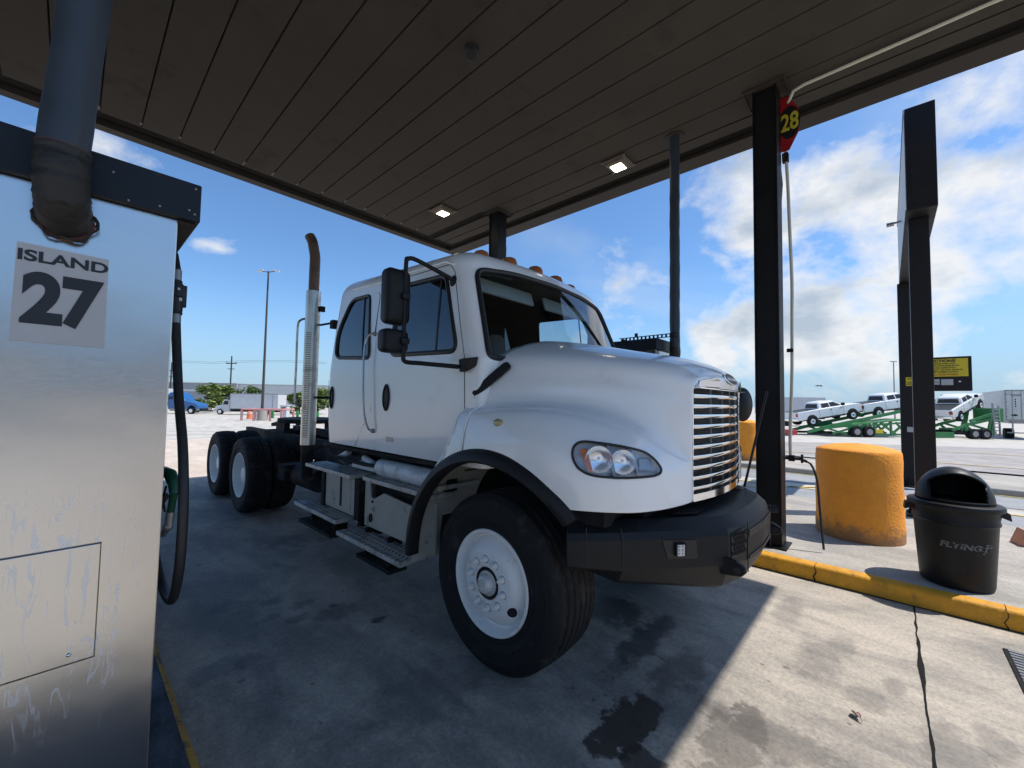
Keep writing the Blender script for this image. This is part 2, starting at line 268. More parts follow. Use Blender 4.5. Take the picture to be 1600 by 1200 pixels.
islec=concrete('island_concrete',(.30,.28,.25),(.46,.42,.37))
lotc=concrete('lot_concrete',(.41,.38,.34),(.59,.55,.49))
lot2=concrete('grey_lane_concrete',(.24,.25,.26),(.32,.325,.33))
pinkc=concrete('warm_apron_concrete',(.50,.41,.33),(.64,.54,.45))
curby=mat('worn_yellow_kerb_paint',(.66,.30,.012),.6,var=.22,scale=9,dirt=(.12,.08,.04),dscale=7,dthr=.57,damt=.7,bump=.5,bscale=30)
liney=mat('road_yellow_line',(.58,.42,.12),.7,var=.3,scale=6,dirt=(.4,.38,.33),dscale=5,dthr=.5,damt=.8)
tar=mat('tar_seal',(.012,.011,.011),.8,var=.4,spec=.15)

# ---------------------------------------------------------------- mesh helpers
WO={}
class BM:
    def __init__(s): s.b=bmesh.new()
    def v(s,*p): return s.b.verts.new(p if len(p)==3 else p[0])
    def f(s,vs):
        try: return s.b.faces.new(vs)
        except ValueError: return None
    def box(s,x0,x1,y0,y1,z0,z1,rot=None):
        c=Vector(((x0+x1)/2,(y0+y1)/2,(z0+z1)/2)); h=Vector(((x1-x0)/2,(y1-y0)/2,(z1-z0)/2)); vs=[]
        for i in range(8):
            p=Vector((h.x*(1 if i&1 else -1),h.y*(1 if i&2 else -1),h.z*(1 if i&4 else -1)))
            if rot: p=rot@p
            vs.append(s.v(c+p))
        for q in ((0,2,3,1),(4,5,7,6),(0,1,5,4),(2,6,7,3),(0,4,6,2),(1,3,7,5)): s.f([vs[i] for i in q])
        return s
    def cyl(s,p0,p1,r0,r1=None,n=16,cap=True):
        r1=r0 if r1 is None else r1; p0=Vector(p0);p1=Vector(p1); d=(p1-p0).normalized(); q=d.to_track_quat('Z','Y'); a=[];b=[]
        for i in range(n):
            t=2*math.pi*i/n; o=q@Vector((math.cos(t),math.sin(t),0)); a.append(s.v(p0+o*r0)); b.append(s.v(p1+o*r1))
        for i in range(n): s.f([a[i],a[(i+1)%n],b[(i+1)%n],b[i]])
        if cap: s.f(a[::-1]); s.f(b)
        return s
    def tube(s,pts,r,n=10,closed=False,cap=True,flat=None):
        P=[Vector(p) for p in pts]; m=len(P); rings=[]; up=None
        for i in range(m):
            if closed: d=P[(i+1)%m]-P[i-1]
            else: d=P[min(i+1,m-1)]-P[max(i-1,0)]
            d.normalize()
            if up is None: up=Vector((0,0,1)) if abs(d.z)<.9 else Vector((1,0,0))
            x=d.cross(up).normalized(); y=x.cross(d).normalized(); up=y
            rr=r[i] if isinstance(r,(list,tuple)) else r
            rings.append([s.v(P[i]+(x*math.cos(2*math.pi*k/n)+y*math.sin(2*math.pi*k/n)*(flat or 1))*rr) for k in range(n)])
        for i in range(m if closed else m-1):
            A=rings[i];B=rings[(i+1)%m]
            for k in range(n): s.f([A[k],A[(k+1)%n],B[(k+1)%n],B[k]])
        if cap and not closed: s.f(rings[0][::-1]); s.f(rings[-1])
        return s
    def lathe(s,prof,n=48,o=(0,0,0),axis='z',fn=None):
        o=Vector(o); rings=[]
        for j,(r,h) in enumerate(prof):
            ring=[]
            for i in range(n):
                t=2*math.pi*i/n; rr=r if fn is None else fn(r,h,t,j)
                c,sn=math.cos(t)*rr,math.sin(t)*rr
                p=Vector((c,sn,h)) if axis=='z' else Vector((h,c,sn)) if axis=='x' else Vector((c,h,sn))
                ring.append(s.v(o+p))
            rings.append(ring)
        for j in range(len(prof)-1):
            for i in range(n): s.f([rings[j][i],rings[j][(i+1)%n],rings[j+1][(i+1)%n],rings[j+1][i]])
        return rings
    def prism(s,poly,fn0,fn1):
        a=[s.v(fn0(*p)) for p in poly]; b=[s.v(fn1(*p)) for p in poly]; n=len(poly)
        s.f(a); s.f(b[::-1])
        for i in range(n): s.f([a[i],b[i],b[(i+1)%n],a[(i+1)%n]])
        return s
    def loft(s,rings,closed=True,cap=True):
        vs=[[s.v(p) for p in r] for r in rings]; m=len(rings[0])
        for j in range(len(vs)-1):
            for i in range(m if closed else m-1): s.f([vs[j][i],vs[j][(i+1)%m],vs[j+1][(i+1)%m],vs[j+1][i]])
        if cap and closed: s.f(vs[0][::-1]); s.f(vs[-1])
        return s
    def sphere(s,c,r,n=12,sc=(1,1,1)):
        prof=[(r*math.sin(math.pi*i/n)+1e-4,-r*math.cos(math.pi*i/n)) for i in range(n+1)]
        k=len(s.b.verts); s.lathe(prof,n*2); s.b.verts.ensure_lookup_table()
        for v in s.b.verts[k:]: v.co=Vector((v.co.x*sc[0],v.co.y*sc[1],v.co.z*sc[2]))+Vector(c)
        return s
def obj(name,bm,m,parent=None,smooth=35,bevel=0,weld=True,solid=0,norm=True):
    b=bm.b if isinstance(bm,BM) else bm
    if weld: bmesh.ops.remove_doubles(b,verts=b.verts,dist=1e-5)
    if norm: bmesh.ops.recalc_face_normals(b,faces=b.faces)
    if parent is not None and parent in WO:
        bmesh.ops.translate(b,vec=-WO[parent],verts=b.verts)
    me=bpy.data.meshes.new(name); b.to_mesh(me); b.free()
    o=bpy.data.objects.new(name,me); S.collection.objects.link(o)
    for mm in (m if isinstance(m,(list,tuple)) else [m]): me.materials.append(mm)
    if parent is not None:
        o.parent=parent
        if parent in WO: WO[o]=WO[parent]
    if smooth:
        me.shade_smooth(); me.set_sharp_from_angle(angle=R(smooth))
    if solid:
        md=o.modifiers.new('solid','SOLIDIFY'); md.thickness=solid; md.offset=-1
    if bevel:
        md=o.modifiers.new('bevel','BEVEL'); md.width=bevel; md.segments=2; md.limit_method='ANGLE'; md.angle_limit=R(40)
    return o
def tag(o,label=None,cat=None,group=None,kind=None):
    if label: o['label']=label
    if cat: o['category']=cat
    if group: o['group']=group
    if kind: o['kind']=kind
    return o
def thing(name,label,cat,loc=(0,0,0),rz=0,group=None,world=True):
    o=bpy.data.objects.new(name,None); S.collection.objects.link(o); o.location=loc; o.rotation_euler=(0,0,rz); o.empty_display_size=.2
    if world: WO[o]=Vector(loc)
    return tag(o,label,cat,group)
def solo(name,bm,m,label,cat,loc,group=None,**k):
    b=bm.b if isinstance(bm,BM) else bm
    bmesh.ops.translate(b,vec=-Vector(loc),verts=b.verts)
    o=obj(name,bm,m,**k); o.location=loc; return tag(o,label,cat,group)
def copy_tree(o,parent=None):
    c=o.copy(); S.collection.objects.link(c); c.parent=parent
    for ch in [x for x in o.children]: copy_tree(ch,c)
    return c
def cat_rom(P,n,closed=False):
    out=[];m=len(P)
    for i in range(m if closed else m-1):
        g=(lambda k:P[k%m]) if closed else (lambda k:P[min(max(k,0),m-1)])
        a,b,c,d=[Vector(g(i+k)) for k in (-1,0,1,2)]
        for j in range(n):
            t=j/n; out.append(.5*((2*b)+(c-a)*t+(2*a-5*b+4*c-d)*t*t+(3*b-a-3*c+d)*t**3))
    if not closed: out.append(Vector(P[-1]))
    return out
def rrect(y0,y1,z0,z1,r,n=6):
    out=[]
    for cx,cy,a in ((y1-r,z1-r,0),(y0+r,z1-r,90),(y0+r,z0+r,180),(y1-r,z0+r,270)):
        for i in range(n+1): t=R(a+90*i/n); out.append((cx+r*math.cos(t),cy+r*math.sin(t)))
    return out
def roundpoly(P,r,n=6):
    out=[];m=len(P)
    for i in range(m):
        p=Vector(P[i]).to_2d();a=(Vector(P[i-1]).to_2d()-p);b=(Vector(P[(i+1)%m]).to_2d()-p); rr=r[i] if isinstance(r,(list,tuple)) else r
        a0=p+a.normalized()*min(rr,a.length*.45); b0=p+b.normalized()*min(rr,b.length*.45)
        for k in range(n+1): t=k/n; q=(1-t)**2*a0+2*t*(1-t)*p+t*t*b0; out.append((q.x,q.y))
    return out
def inside(p,poly):
    x,y=p; c=False; j=len(poly)-1
    for i in range(len(poly)):
        xi,yi=poly[i];xj,yj=poly[j]
        if (yi>y)!=(yj>y) and x<(xj-xi)*(y-yi)/(yj-yi)+xi: c=not c
        j=i
    return c
def text(s,size,mtx,depth=.002,bold=0,sx=1,m=None,name='lettering',parent=None,align='CENTER',spacing=1.,shear=0):
    cu=bpy.data.curves.new('t','FONT'); cu.body=s; cu.size=size; cu.extrude=depth/2; cu.offset=bold; cu.align_x=align; cu.align_y='CENTER'; cu.space_character=spacing; cu.shear=shear; cu.space_line=.9
    to=bpy.data.objects.new('t',cu); S.collection.objects.link(to); dg=bpy.context.evaluated_depsgraph_get(); me=bpy.data.meshes.new_from_object(to.evaluated_get(dg))
    b=bmesh.new(); b.from_mesh(me); bmesh.ops.scale(b,vec=(sx,1,1),verts=b.verts); bmesh.ops.transform(b,matrix=mtx,verts=b.verts)
    bpy.data.objects.remove(to); bpy.data.curves.remove(cu)
    return obj(name,b,m,parent,smooth=0,norm=False)
def frame_m(o,right,up):
    r=Vector(right).normalized();u=Vector(up).normalized();n=r.cross(u); m=Matrix((r,u,n)).transposed().to_4x4(); m.translation=Vector(o); return m
def px2(pxx,pyy,Z):   # point seen at a photograph pixel at a given depth, used for surveying the far lot
    return CAM+(Fv+Rv*(pxx-800)/F_PX-Uv*(pyy-600)/F_PX)*Z
def gz(x,y):
    d=.734*x+.679*y; t=min(max((d-13)/24,0),1); return -1.08*t*t*(3-2*t)

# ---------------------------------------------------------------- setting: ground
def sheet(name,m,xs,ys,dz=0,zf=gz):
    b=BM(); g=[[b.v(x,y,zf(x,y)+dz) for y in ys] for x in xs]
    for i in range(len(xs)-1):
        for j in range(len(ys)-1): b.f([g[i][j],g[i+1][j],g[i+1][j+1],g[i][j+1]])
    return tag(obj(name,b,m,smooth=60),kind='structure')
def rng(a,b,n): return [a+(b-a)*i/n for i in range(n+1)]
sheet('ground',lotc,[-1500,-400,-120]+rng(-60,120,90)+[300,800,1800],[-1500,-400,-120]+rng(-60,120,90)+[300,800,1800],-.012)
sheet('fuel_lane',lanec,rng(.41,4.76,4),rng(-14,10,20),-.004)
sheet('warm_apron',pinkc,rng(-8,8,8),rng(10,20,5),0)
sheet('grey_lane',lot2,rng(8.22,9.95,2),rng(-30,9,20),-.004)
sheet('truck_lane_beyond',lot2,rng(10.6,12.0,2),rng(-30,6,20),-.004)
def slab(name,x0,x1,y0,y1,h,top,edge=.12,em=None,sides=(1,1)):
    r=.02
    b=BM(); b.box(x0+(edge if sides[0] else 0),x1-(edge if sides[1] else 0),y0,y1,-.1,h-.003); o=tag(obj(name,b,top,smooth=0),kind='structure')
    for k,s in enumerate(sides):
        if not s: continue
        b=BM(); xa,xb=(x0,x0+edge) if k==0 else (x1-edge,x1)
        ys=rng(y0,y1,max(2,int((y1-y0)/.25))); rows=[]
        for y in ys:
            w=.004*noise.noise(Vector((x0,y*1.7,0))); w2=.006*noise.noise(Vector((x0,y*3.7,4)))
            pr=[(xa,-.1),(xa,h-.03),(xa+.008,h-.010),(xa+.03,h),(xb,h),(xb,-.1)] if k==0 else [(xb,-.1),(xb,h-.03),(xb-.008,h-.01),(xb-.03,h),(xa,h),(xa,-.1)]
            rows.append([Vector((p[0]+(w2 if j<3 else 0),y,p[1]+(w if 0<j<5 else 0))) for j,p in enumerate(pr)])
        b.loft(rows,closed=False,cap=False)
        tag(obj('kerb',b,em or islec,smooth=50),kind='structure')
slab('island',4.74,8.15,-14,9.,.14,islec,.115,curby,(1,0))
slab('island_far_kerb',8.15,8.22,-14,9.,.14,islec,.06,concb,(0,0))
darkc=concrete('black_washed_concrete',(.010,.014,.020),(.13,.16,.19))
slab('island_near',-2.6,.415,.6,7.,.14,darkc,.024,mat('rubbed_yellow_edge',(.42,.22,.03),.65,var=.3,scale=14,dirt=(.06,.05,.05),dscale=11,dthr=.52,damt=.9),(0,1))
slab('island_beyond',12.05,14.6,-16,6,.12,islec,.12,concb,(1,1))
for (x0,y0,x1,y1,w) in ((9.95,-14,9.95,9,.10),(12.0,-16,12.0,6,.08),(10.4,1.0,9.2,2.2,.10),(15.6,-20,15.6,8,.10)):
    d=Vector((x1-x0,y1-y0,0)).normalized(); nn=Vector((-d.y,d.x,0))*w/2; b=BM(); rows=[]
    for t in rng(0,1,12): p=Vector((x0,y0,0)).lerp(Vector((x1,y1,0)),t); z=gz(p.x,p.y)+.004; rows.append([Vector((p.x+nn.x,p.y+nn.y,z)),Vector((p.x-nn.x,p.y-nn.y,z))])
    b.loft(rows,closed=False,cap=False); tag(obj('lane_marking',b,liney,smooth=0),kind='structure')
sheet('road',concrete('aged_road',(.27,.245,.235),(.42,.385,.36)),rng(16,30,7),rng(-40,20,30),.03)
for (x0,x1,y0,y1,m_) in ((17.5,17.62,-30,14,liney),(23.0,23.12,-30,14,liney)):
    b=BM(); ys=rng(y0,y1,22); b.loft([[Vector((x0,y,max(gz(x0,y),gz(x1,y))+.045)),Vector((x1,y,max(gz(x0,y),gz(x1,y))+.045))] for y in ys],closed=False,cap=False); tag(obj('lane_marking',b,m_,smooth=0),kind='structure')
for xx in (): 
    b=BM(); b.loft([[Vector((xx,y,gz(xx,y)+.012)),Vector((xx+.05,y,gz(xx,y)+.012))] for y in rng(-30,30,30)],closed=False,cap=False); tag(obj('lane_joint',b,tar,smooth=0),kind='structure')
for yy in (24.,33.,44.):
    b=BM(); b.loft([[Vector((x,yy,gz(x,yy)+.02)),Vector((x,yy+.12,gz(x,yy)+.02))] for x in rng(-20,30,30)],closed=False,cap=False); tag(obj('lane_joint',b,tar,smooth=0),kind='structure')
# tar-filled joint across the lane
b=BM(); rows=[]
for i in range(90):
    x=.42+(4.73-.42)*i/89; y=-.125+.012*noise.noise(Vector((x*2.3,0,0)))+.006*noise.noise(Vector((x*9,3,0))); w=.0035+.009*max(0,noise.noise(Vector((x*6.1,7,0)))+.12)+.010*max(0,1-abs(x-3.65)/.33)
    rows.append([Vector((x,y-w,0)),Vector((x,y+w,0))])
b.loft(rows,closed=False,cap=False); tag(obj('lane_joint',b,tar,smooth=0),kind='structure')
for xx in (2.5,):
    b=BM(); rows=[[Vector((xx-.005+.004*noise.noise(Vector((0,y*2,0))),y,0)),Vector((xx+.005+.004*noise.noise(Vector((0,y*2,0))),y,0))] for y in rng(6.5,9.9,40)]
    b.loft(rows,closed=False,cap=False); tag(obj('lane_joint',b,tar,smooth=0),kind='structure')
# dirt packed along the foot of the kerb, and the kerb's own cracks
b=BM(); rows=[]
for i in range(160):
    y=-3+7.5*i/159; w=.010+.022*max(0,noise.noise(Vector((y*2.2,9,0)))+.2); rows.append([Vector((4.742,y,.0005)),Vector((4.736-w,y,.0005))])
b.loft(rows,closed=False,cap=False); tag(obj('kerb_foot_dirt',b,tar,smooth=0),kind='structure')
for yy in (-1.52,-.62,.52,1.9,3.4):
    b=BM(); pts=[(4.738,yy+.006*math.sin(k*2.1+yy)+.01*(k==1),z) for k,z in enumerate((.002,.04,.08,.11,.132))]+[(4.748,yy+.004,.141),(4.80,yy,.1425),(4.855,yy,.142)]
    b.tube(pts,[.0045,.003,.0025,.002,.002,.002,.0015,.001] if yy!=.52 else [.007,.006,.004,.003,.002,.002,.0015,.001],5); tag(obj('kerb_crack',b,tar,smooth=0),kind='structure')
# drain grate let into the lane
t=thing('drain_grate','steel slotted drain grate in the concrete at the right edge, before the yellow kerb','drain grate',(4.03,-.78,0))
b=BM(); b.box(3.74,4.34,-1.02,-.54,-.0,.004); obj('grate_frame',b,framem,t,smooth=0)
b=BM()
for i in range(14): b.box(3.76+i*.0415,3.785+i*.0415,-1.0,-.56,.004,.009)
obj('grate_bars',b,greyp,t,smooth=0)
b=BM()
bb=[]
for k in range(10):
    a=k/9; rows_=[Vector((2.833+.03*(a-.5)+.008*math.sin(j*2),.144+.022*math.sin(a*3.1)*(j/4-.5),.004+.018*abs(j/4-.5)+.006*math.sin(a*5))) for j in range(5)]
    bb.append(rows_)
b.loft(bb,closed=False,cap=False)
bmesh.ops.transform(b.b,matrix=Matrix.Translation((2.833,.144,0))@Matrix.Rotation(.6,4,'Z')@Matrix.Scale(1.7,4)@Matrix.Translation((-2.833,-.144,0)),verts=b.b.verts)
solo('litter',b,mat('pink_paper',(.55,.40,.36),.7),'small crumpled pink scrap lying on the sunlit concrete','litter',(2.833,.144,0),solid=.003)
# broken concrete chunk at right
b=BM(); b.prism([(0,0),(.20,0),(.06,.17)],lambda x,z:(7.05+x*.2,-1.02-x,.14+z),lambda x,z:(7.25+x*.2,-.98-x,.14+z))
solo('concrete_wedge',b,mat('orange_brick',(.50,.24,.14),.8,var=.2),'small orange-pink wedge on the island right of the black bin','wedge',(7.15,-1.1,.14),bevel=.008)

# ---------------------------------------------------------------- canopy
CZ=5.12; CX0,CX1,CY0,CY1=-9.0,6.15,-1.45,7.62
t=thing('canopy','big flat dark brown canopy of ribbed metal panels over the fuel lane','canopy',(5.15,.94,0))
canopy=t
# soffit: panels 0.382 m wide running along the lane, each with a rolled edge and an open joint between
b=BM(); pw=.382; x=.458+pw*14
while x>CX0+.5:
    xl=max(x-pw,CX0+.4)
    prof=[(x-.002,CZ+.03),(x-.004,CZ+.008),(x-.010,CZ),(x-pw*.5,CZ+.001),(xl+.012,CZ),(xl+.006,CZ+.008),(xl+.004,CZ+.03)]
    if x<=CX1-.50: 
        b.loft([[Vector((p[0],yy,p[1]+.002*noise.noise(Vector((x,yy*.4,0))))) for p in prof] for yy in rng(CY0+.42,CY1-.50,24)],closed=False,cap=False)
    x-=pw
o=obj('soffit',b,soff,t,smooth=50,norm=False)
b=BM(); b.box(CX0+.3,CX1-.26,CY0+.28,CY1-.26,CZ+.05,CZ+.12); obj('deck',b,gutm,t,smooth=0)
# last strip of soffit up to the gutter and the recess, then the fascia box with its lower lip
b=BM()
x=.458+pw*14
b.box(5.44,CX1-.52,CY0+.42,CY1-.50,CZ+.001,CZ+.012); obj('edge_panel',b,soff,t,smooth=0)
b=BM()
for (x0,x1,y0,y1) in ((CX1-.52,CX1-.30,CY0+.16,CY1-.16),(CX0,CX1-.52,CY1-.50,CY1-.16),(CX0,CX1-.52,CY0+.16,CY0+.42)):
    b.box(x0,x1,y0,y1,CZ+.10,CZ+.14)
obj('gutter',b,gutm,t,smooth=0)
b=BM()
b.box(CX1-.30,CX1,CY0,CY1,CZ-.0,CZ+.92); b.box(CX0,CX1-.30,CY1-.16,CY1,CZ,CZ+.92); b.box(CX0,CX1-.30,CY0,CY0+.16,CZ,CZ+.92); b.box(CX0,CX0+.16,CY0+.16,CY1-.16,CZ,CZ+.92)
obj('fascia',b,fasciam,t,smooth=0,bevel=.006)
b=BM(); b.box(CX0+.16,CX1-.30,CY0+.16,CY1-.16,CZ+.80,CZ+.86); obj('roof',b,fasciam,t,smooth=0)
b=BM(); b.box(5.0,5.14,5.45,CY1-.505,CZ-.004,CZ-.001); obj('channel',b,gutm,t,smooth=0)
b=BM(); b.box(5.14,5.17,5.45,CY1-.505,CZ-.03,CZ-.0015); obj('channel_lip',b,fasciam,t,smooth=0)
# caulk blobs at the joint ends
b=BM(); 
for k in range(14):
    xx=.458+pw*(k-2)+random.uniform(-.01,.01); b.sphere((xx,CY1-.56+random.uniform(-.06,.0),CZ+.002),.018,5,(.8,random.uniform(2,4.5),.3))
obj('caulk',b,mat('caulk',(.16,.14,.12),.8),t)
def column(px_,py_,z0=.14):
    b=BM(); w=.115; fl=.014
    b.box(px_-w,px_+w,py_-w,py_-w+fl,z0,CZ-.001); b.box(px_-w,px_+w,py_+w-fl,py_+w,z0,CZ-.001); b.box(px_-w+.02,px_+w-.02,py_-w+fl,py_+w-fl,z0,CZ-.001)
    o=obj('column',b,colm,t,smooth=0,bevel=.003)
    b=BM(); b.box(px_+w,px_+w+.012,py_-w+.0,py_-w+.05,z0,CZ-.6); obj('bare_strip',b,steelbare,o,smooth=0)
    b=BM(); b.box(px_-.16,px_+.16,py_-.16,py_+.16,z0,z0+.015); obj('base_plate',b,colm,o,smooth=0)
    b=BM(); s=.20
    for q in ((-s,s,-s,-s+.012),(-s,s,s-.012,s),(-s,-s+.012,-s+.012,s-.012),(s-.012,s,-s+.012,s-.012)): b.box(px_+q[0],px_+q[1],py_+q[2],py_+q[3],CZ-.02,CZ-.002)
    obj('collar',b,fasciam,o,smooth=0)
column(5.15,.94); column(5.27,5.30)
def clight(x,y,label):
    t=thing('canopy_light',label,'ceiling light',(x,y,CZ),group='square lit canopy lights')
    b=BM(); s=.17
    b.loft([[Vector((x+a*k,y+c*k,z)) for a,c in ((-1,-1),(1,-1),(1,1),(-1,1))] for k,z in ((s,CZ-.001),(s,CZ-.02),(s*.78,CZ-.055),(s*.55,CZ-.07))]); obj('housing',b,housing,t,smooth=0,bevel=.004)
    b=BM(); b.box(x-.085,x+.085,y-.085,y+.085,CZ-.082,CZ-.071); obj('lens',b,litm,t,smooth=0,bevel=.004)
    b=BM()
    for a in (-1,1):
        b.box(x+a*.165-.015,x+a*.165+.015,y-.19,y+.19,CZ-.03,CZ-.022)
    obj('clip',b,housing,t,smooth=0)
clight(4.48,5.94,'lit square bronze lamp under the canopy above the truck cab, the farther one')
clight(5.25,2.82,'lit square bronze lamp under the canopy above the hood, the nearer one')
t=thing('ceiling_camera','small round dark camera hanging from the middle of the canopy soffit','camera',(2.55,2.98,CZ))
b=BM(); b.cyl((2.55,2.98,CZ-.002),(2.55,2.98,CZ-.03),.07,.06,20); obj('mount',b,black,t)
b=BM(); b.tube([(2.55,2.98,CZ-.03),(2.55,2.98,CZ-.09),(2.52,2.94,CZ-.13)],.028); obj('bracket',b,black,t)
b=BM(); b.cyl((2.54,2.96,CZ-.11),(2.47,2.89,CZ-.17),.042,.046,16); obj('lens_barrel',b,black,t)
# cream conduit along the soffit and down the column
pts=[(5.22,-1.40,CZ-.03),(5.19,-.70,CZ-.03),(5.21,.0,CZ-.03),(5.22,.60,CZ-.03),(5.24,.70,CZ-.04),(5.30,.76,CZ-.12),(5.31,.785,4.9),(5.31,.79,4.5)]
for i in range(22): 
    z=4.4-i*.157; pts.append((5.31+.012*math.sin(i*.9)+(.012 if z<3 else 0),.785-.035*math.sin(min(1,i/20)*math.pi),z))
pts.append((5.31,.775,1.05))
b=BM(); b.tube(pts,.016,8); t=thing('air_line','thin cream pipe along the soffit and down the column numbered 28','pipe',(5.31,.78,.14)); obj('pipe',b,pvc,t)
b=BM(); b.tube([(5.29,.85,4.4),(5.30,.83,4.1),(5.275,.85,3.7),(5.27,.87,3.2)],.014,6); obj('black_cable',b,hosem,t)
b=BM(); b.box(5.275,5.34,.76,.82,4.34,4.44); b.box(5.27,5.30,.74,.80,2.2,2.24); obj('clamp',b,framem,t,smooth=0,bevel=.006)
b=BM(); b.tube([(5.275,.86,1.05),(5.30,.80,1.05),(5.31,.77,1.05),(5.31,.70,1.05),(5.31,.64,1.03)],.016,8); b.box(5.285,5.335,.745,.80,1.02,1.085); b.box(5.29,5.33,.67,.69,1.01,1.10); obj('valve',b,framem,t,bevel=.003)
b=BM(); b.tube([tuple(p) for p in cat_rom([(5.31,.65,1.03),(5.30,.60,1.0),(5.30,.555,.85),(5.28,.535,.6),(5.25,.52,.4),(5.22,.50,.17)],8)],.011,8); obj('air_hose',b,hosem,t)
# octagonal 28 sign
t=thing('number_sign','red octagon sign with a black disc and yellow number 28 on the column','sign',(5.29,.83,CZ))
cy_,cz_=.85,4.77
oc8=[(-.18,.13),(-.10,.31),(.10,.31),(.19,.13),(.19,-.13),(.10,-.31),(-.10,-.31),(-.18,-.13)]
b=BM(); b.prism(oc8,lambda a,c:(5.285,cy_-a,cz_+c),lambda a,c:(5.295,cy_-a,cz_+c)); obj('panel',b,redp,t,smooth=0)
b=BM(); b.prism([(.105+.10*math.cos(a),.185*math.sin(a)) for a in rng(0,2*math.pi*39/40,39)],lambda a,c:(5.284,cy_-a,cz_+c),lambda a,c:(5.280,cy_-a,cz_+c)); obj('disc',b,signblack,t)
text('28',.27,frame_m((5.2785,cy_-.108,cz_-.005),(0,-1,0),(0,0,1)),.002,.006,.62,yellowd,'number_lettering',t)
b=BM(); b.box(5.295,5.31,cy_-.02,cy_+.24,cz_+.1,cz_+.13); b.box(5.295,5.31,cy_-.02,cy_+.24,cz_-.15,cz_-.12); obj('bracket',b,framem,t,smooth=0)

# ---------------------------------------------------------------- pump cabinets
def cabinet(x0,x1,y0,y1,label,detail):
    t=thing('fuel_cabinet',label,'fuel cabinet',(x1 if detail else x0,y0,.14))
    zt=2.25 if detail else 2.30; ct=zt+.14
    b=BM(); b.box(x0,x1,y0,y1,.14,zt); obj('body',b,stain_steel,t,smooth=0,bevel=.004)
    b=BM(); e=.06
    b.box(x0-e,x1+e,y0-.03,y1+e,zt+.0,ct); 
    obj('cap',b,capm,t,smooth=0,bevel=.004)
    b=BM(); b.box(x0-e+.01,x1+e-.01,y0+.004,y1+e-.01,zt-.010,zt-.001); obj('cap_underside',b,fasciam,t,smooth=0)
    return t
t=cabinet(-.75,.236,1.9,2.55,'brushed stainless fuel cabinet with a blue-grey cap and grey ISLAND 27 label',True)
b=BM()
for xx,zz_ in ((.278,2.275),(.278,2.37),(.262,2.285),(.10,2.26),(.06,2.34),(-.2,2.33),(.18,2.27)): b.sphere((xx,1.869,zz_),.0045,5)
obj('rivets',b,greyp,t)
# label plate
b=BM(); b.prism([(-.1335,1.758),(.066,1.757),(.064,2.052),(-.131,2.056)],lambda a,c:(a,1.8995,c),lambda a,c:(a,1.8965,c)); lp=obj('island_label',b,labelg,t,smooth=0)
fm=lambda x,z:frame_m((x,1.8955,z),(1,0,0),(0,0,1))
text('ISLAND',.046,fm(-.033,2.018),.001,.0014,1.25,ink,'island_lettering',lp)
text('27',.205,fm(-.034,1.885),.001,.0095,.80,ink,'number_lettering',lp,spacing=.97)
# access panel
b=BM(); b.prism([(-.36,.762),(.086,.762),(.086,1.119),(-.36,1.119)],lambda a,c:(a,1.8995,c),lambda a,c:(a,1.893,c)); ap=obj('access_panel',b,stain_steel,t,smooth=0,bevel=.0015)
b=BM()
for q in ((.0865,.0882,.7585,1.1212),(-.36,.0865,1.1195,1.1212),(-.36,.0865,.7585,.7605)): b.box(q[0],q[1],1.8945,1.8985,q[2],q[3])
obj('panel_edge',b,mat('panel_gap',(.10,.095,.09),.4,.7),ap,smooth=0)
b=BM()
for xx in (.03,-.12): b.sphere((xx,1.8925,.79),.006,6)
obj('screws',b,chrome,ap)
# vapour pipe with taped elbow going into the cabinet
t=thing('vapour_pipe','fat blue-grey pipe rising to the canopy from the ISLAND 27 cabinet','pipe',(-.05,1.80,2.2))
b=BM(); pts=[(-.050+.042*(z-2.3)+.002*math.sin(z*5),1.80,z) for z in rng(2.30,CZ+.02,26)]; b.tube(pts,[.056+.0015*math.sin(i*1.7) for i in range(27)],28); obj('pipe',b,pipem,t)
P=cat_rom([(-.049,1.80,2.33),(-.049,1.80,2.27),(-.046,1.813,2.205),(-.042,1.85,2.165),(-.040,1.93,2.155)],7)
b=BM(); b.tube([tuple(p) for p in P],[.0605+.005*noise.noise(Vector((i*.5,0,0)))+(.002 if i%5==0 else 0) for i in range(len(P))],28)
for v in b.b.verts: v.co+=v.co.normalized()*.004*noise.noise(v.co*26)
bo=obj('taped_elbow',b,bootm,t)
b=BM()
for k in range(3):
    ring=[]; a0=k*2.1
    for i in range(18):
        a=a0+i/17*3.6; rr=.066+.006*math.sin(i*1.3+k); ring.append((-.036+rr*math.cos(a),1.886-.008*k+.005*math.sin(i*.9+k),2.150+rr*math.sin(a)*1.0))
    b.tube(ring,.0035,6)
obj('loose_tape',b,bootm,t)
b=BM(); b.cyl((-.049,1.80,2.322),(-.049,1.80,2.334),.0615,.0615,28); b.cyl((-.038,1.8985,2.150),(-.038,1.893,2.150),.066,.064,28); obj('collar',b,mat('rust_band',(.13,.05,.035),.6,var=.4),t)
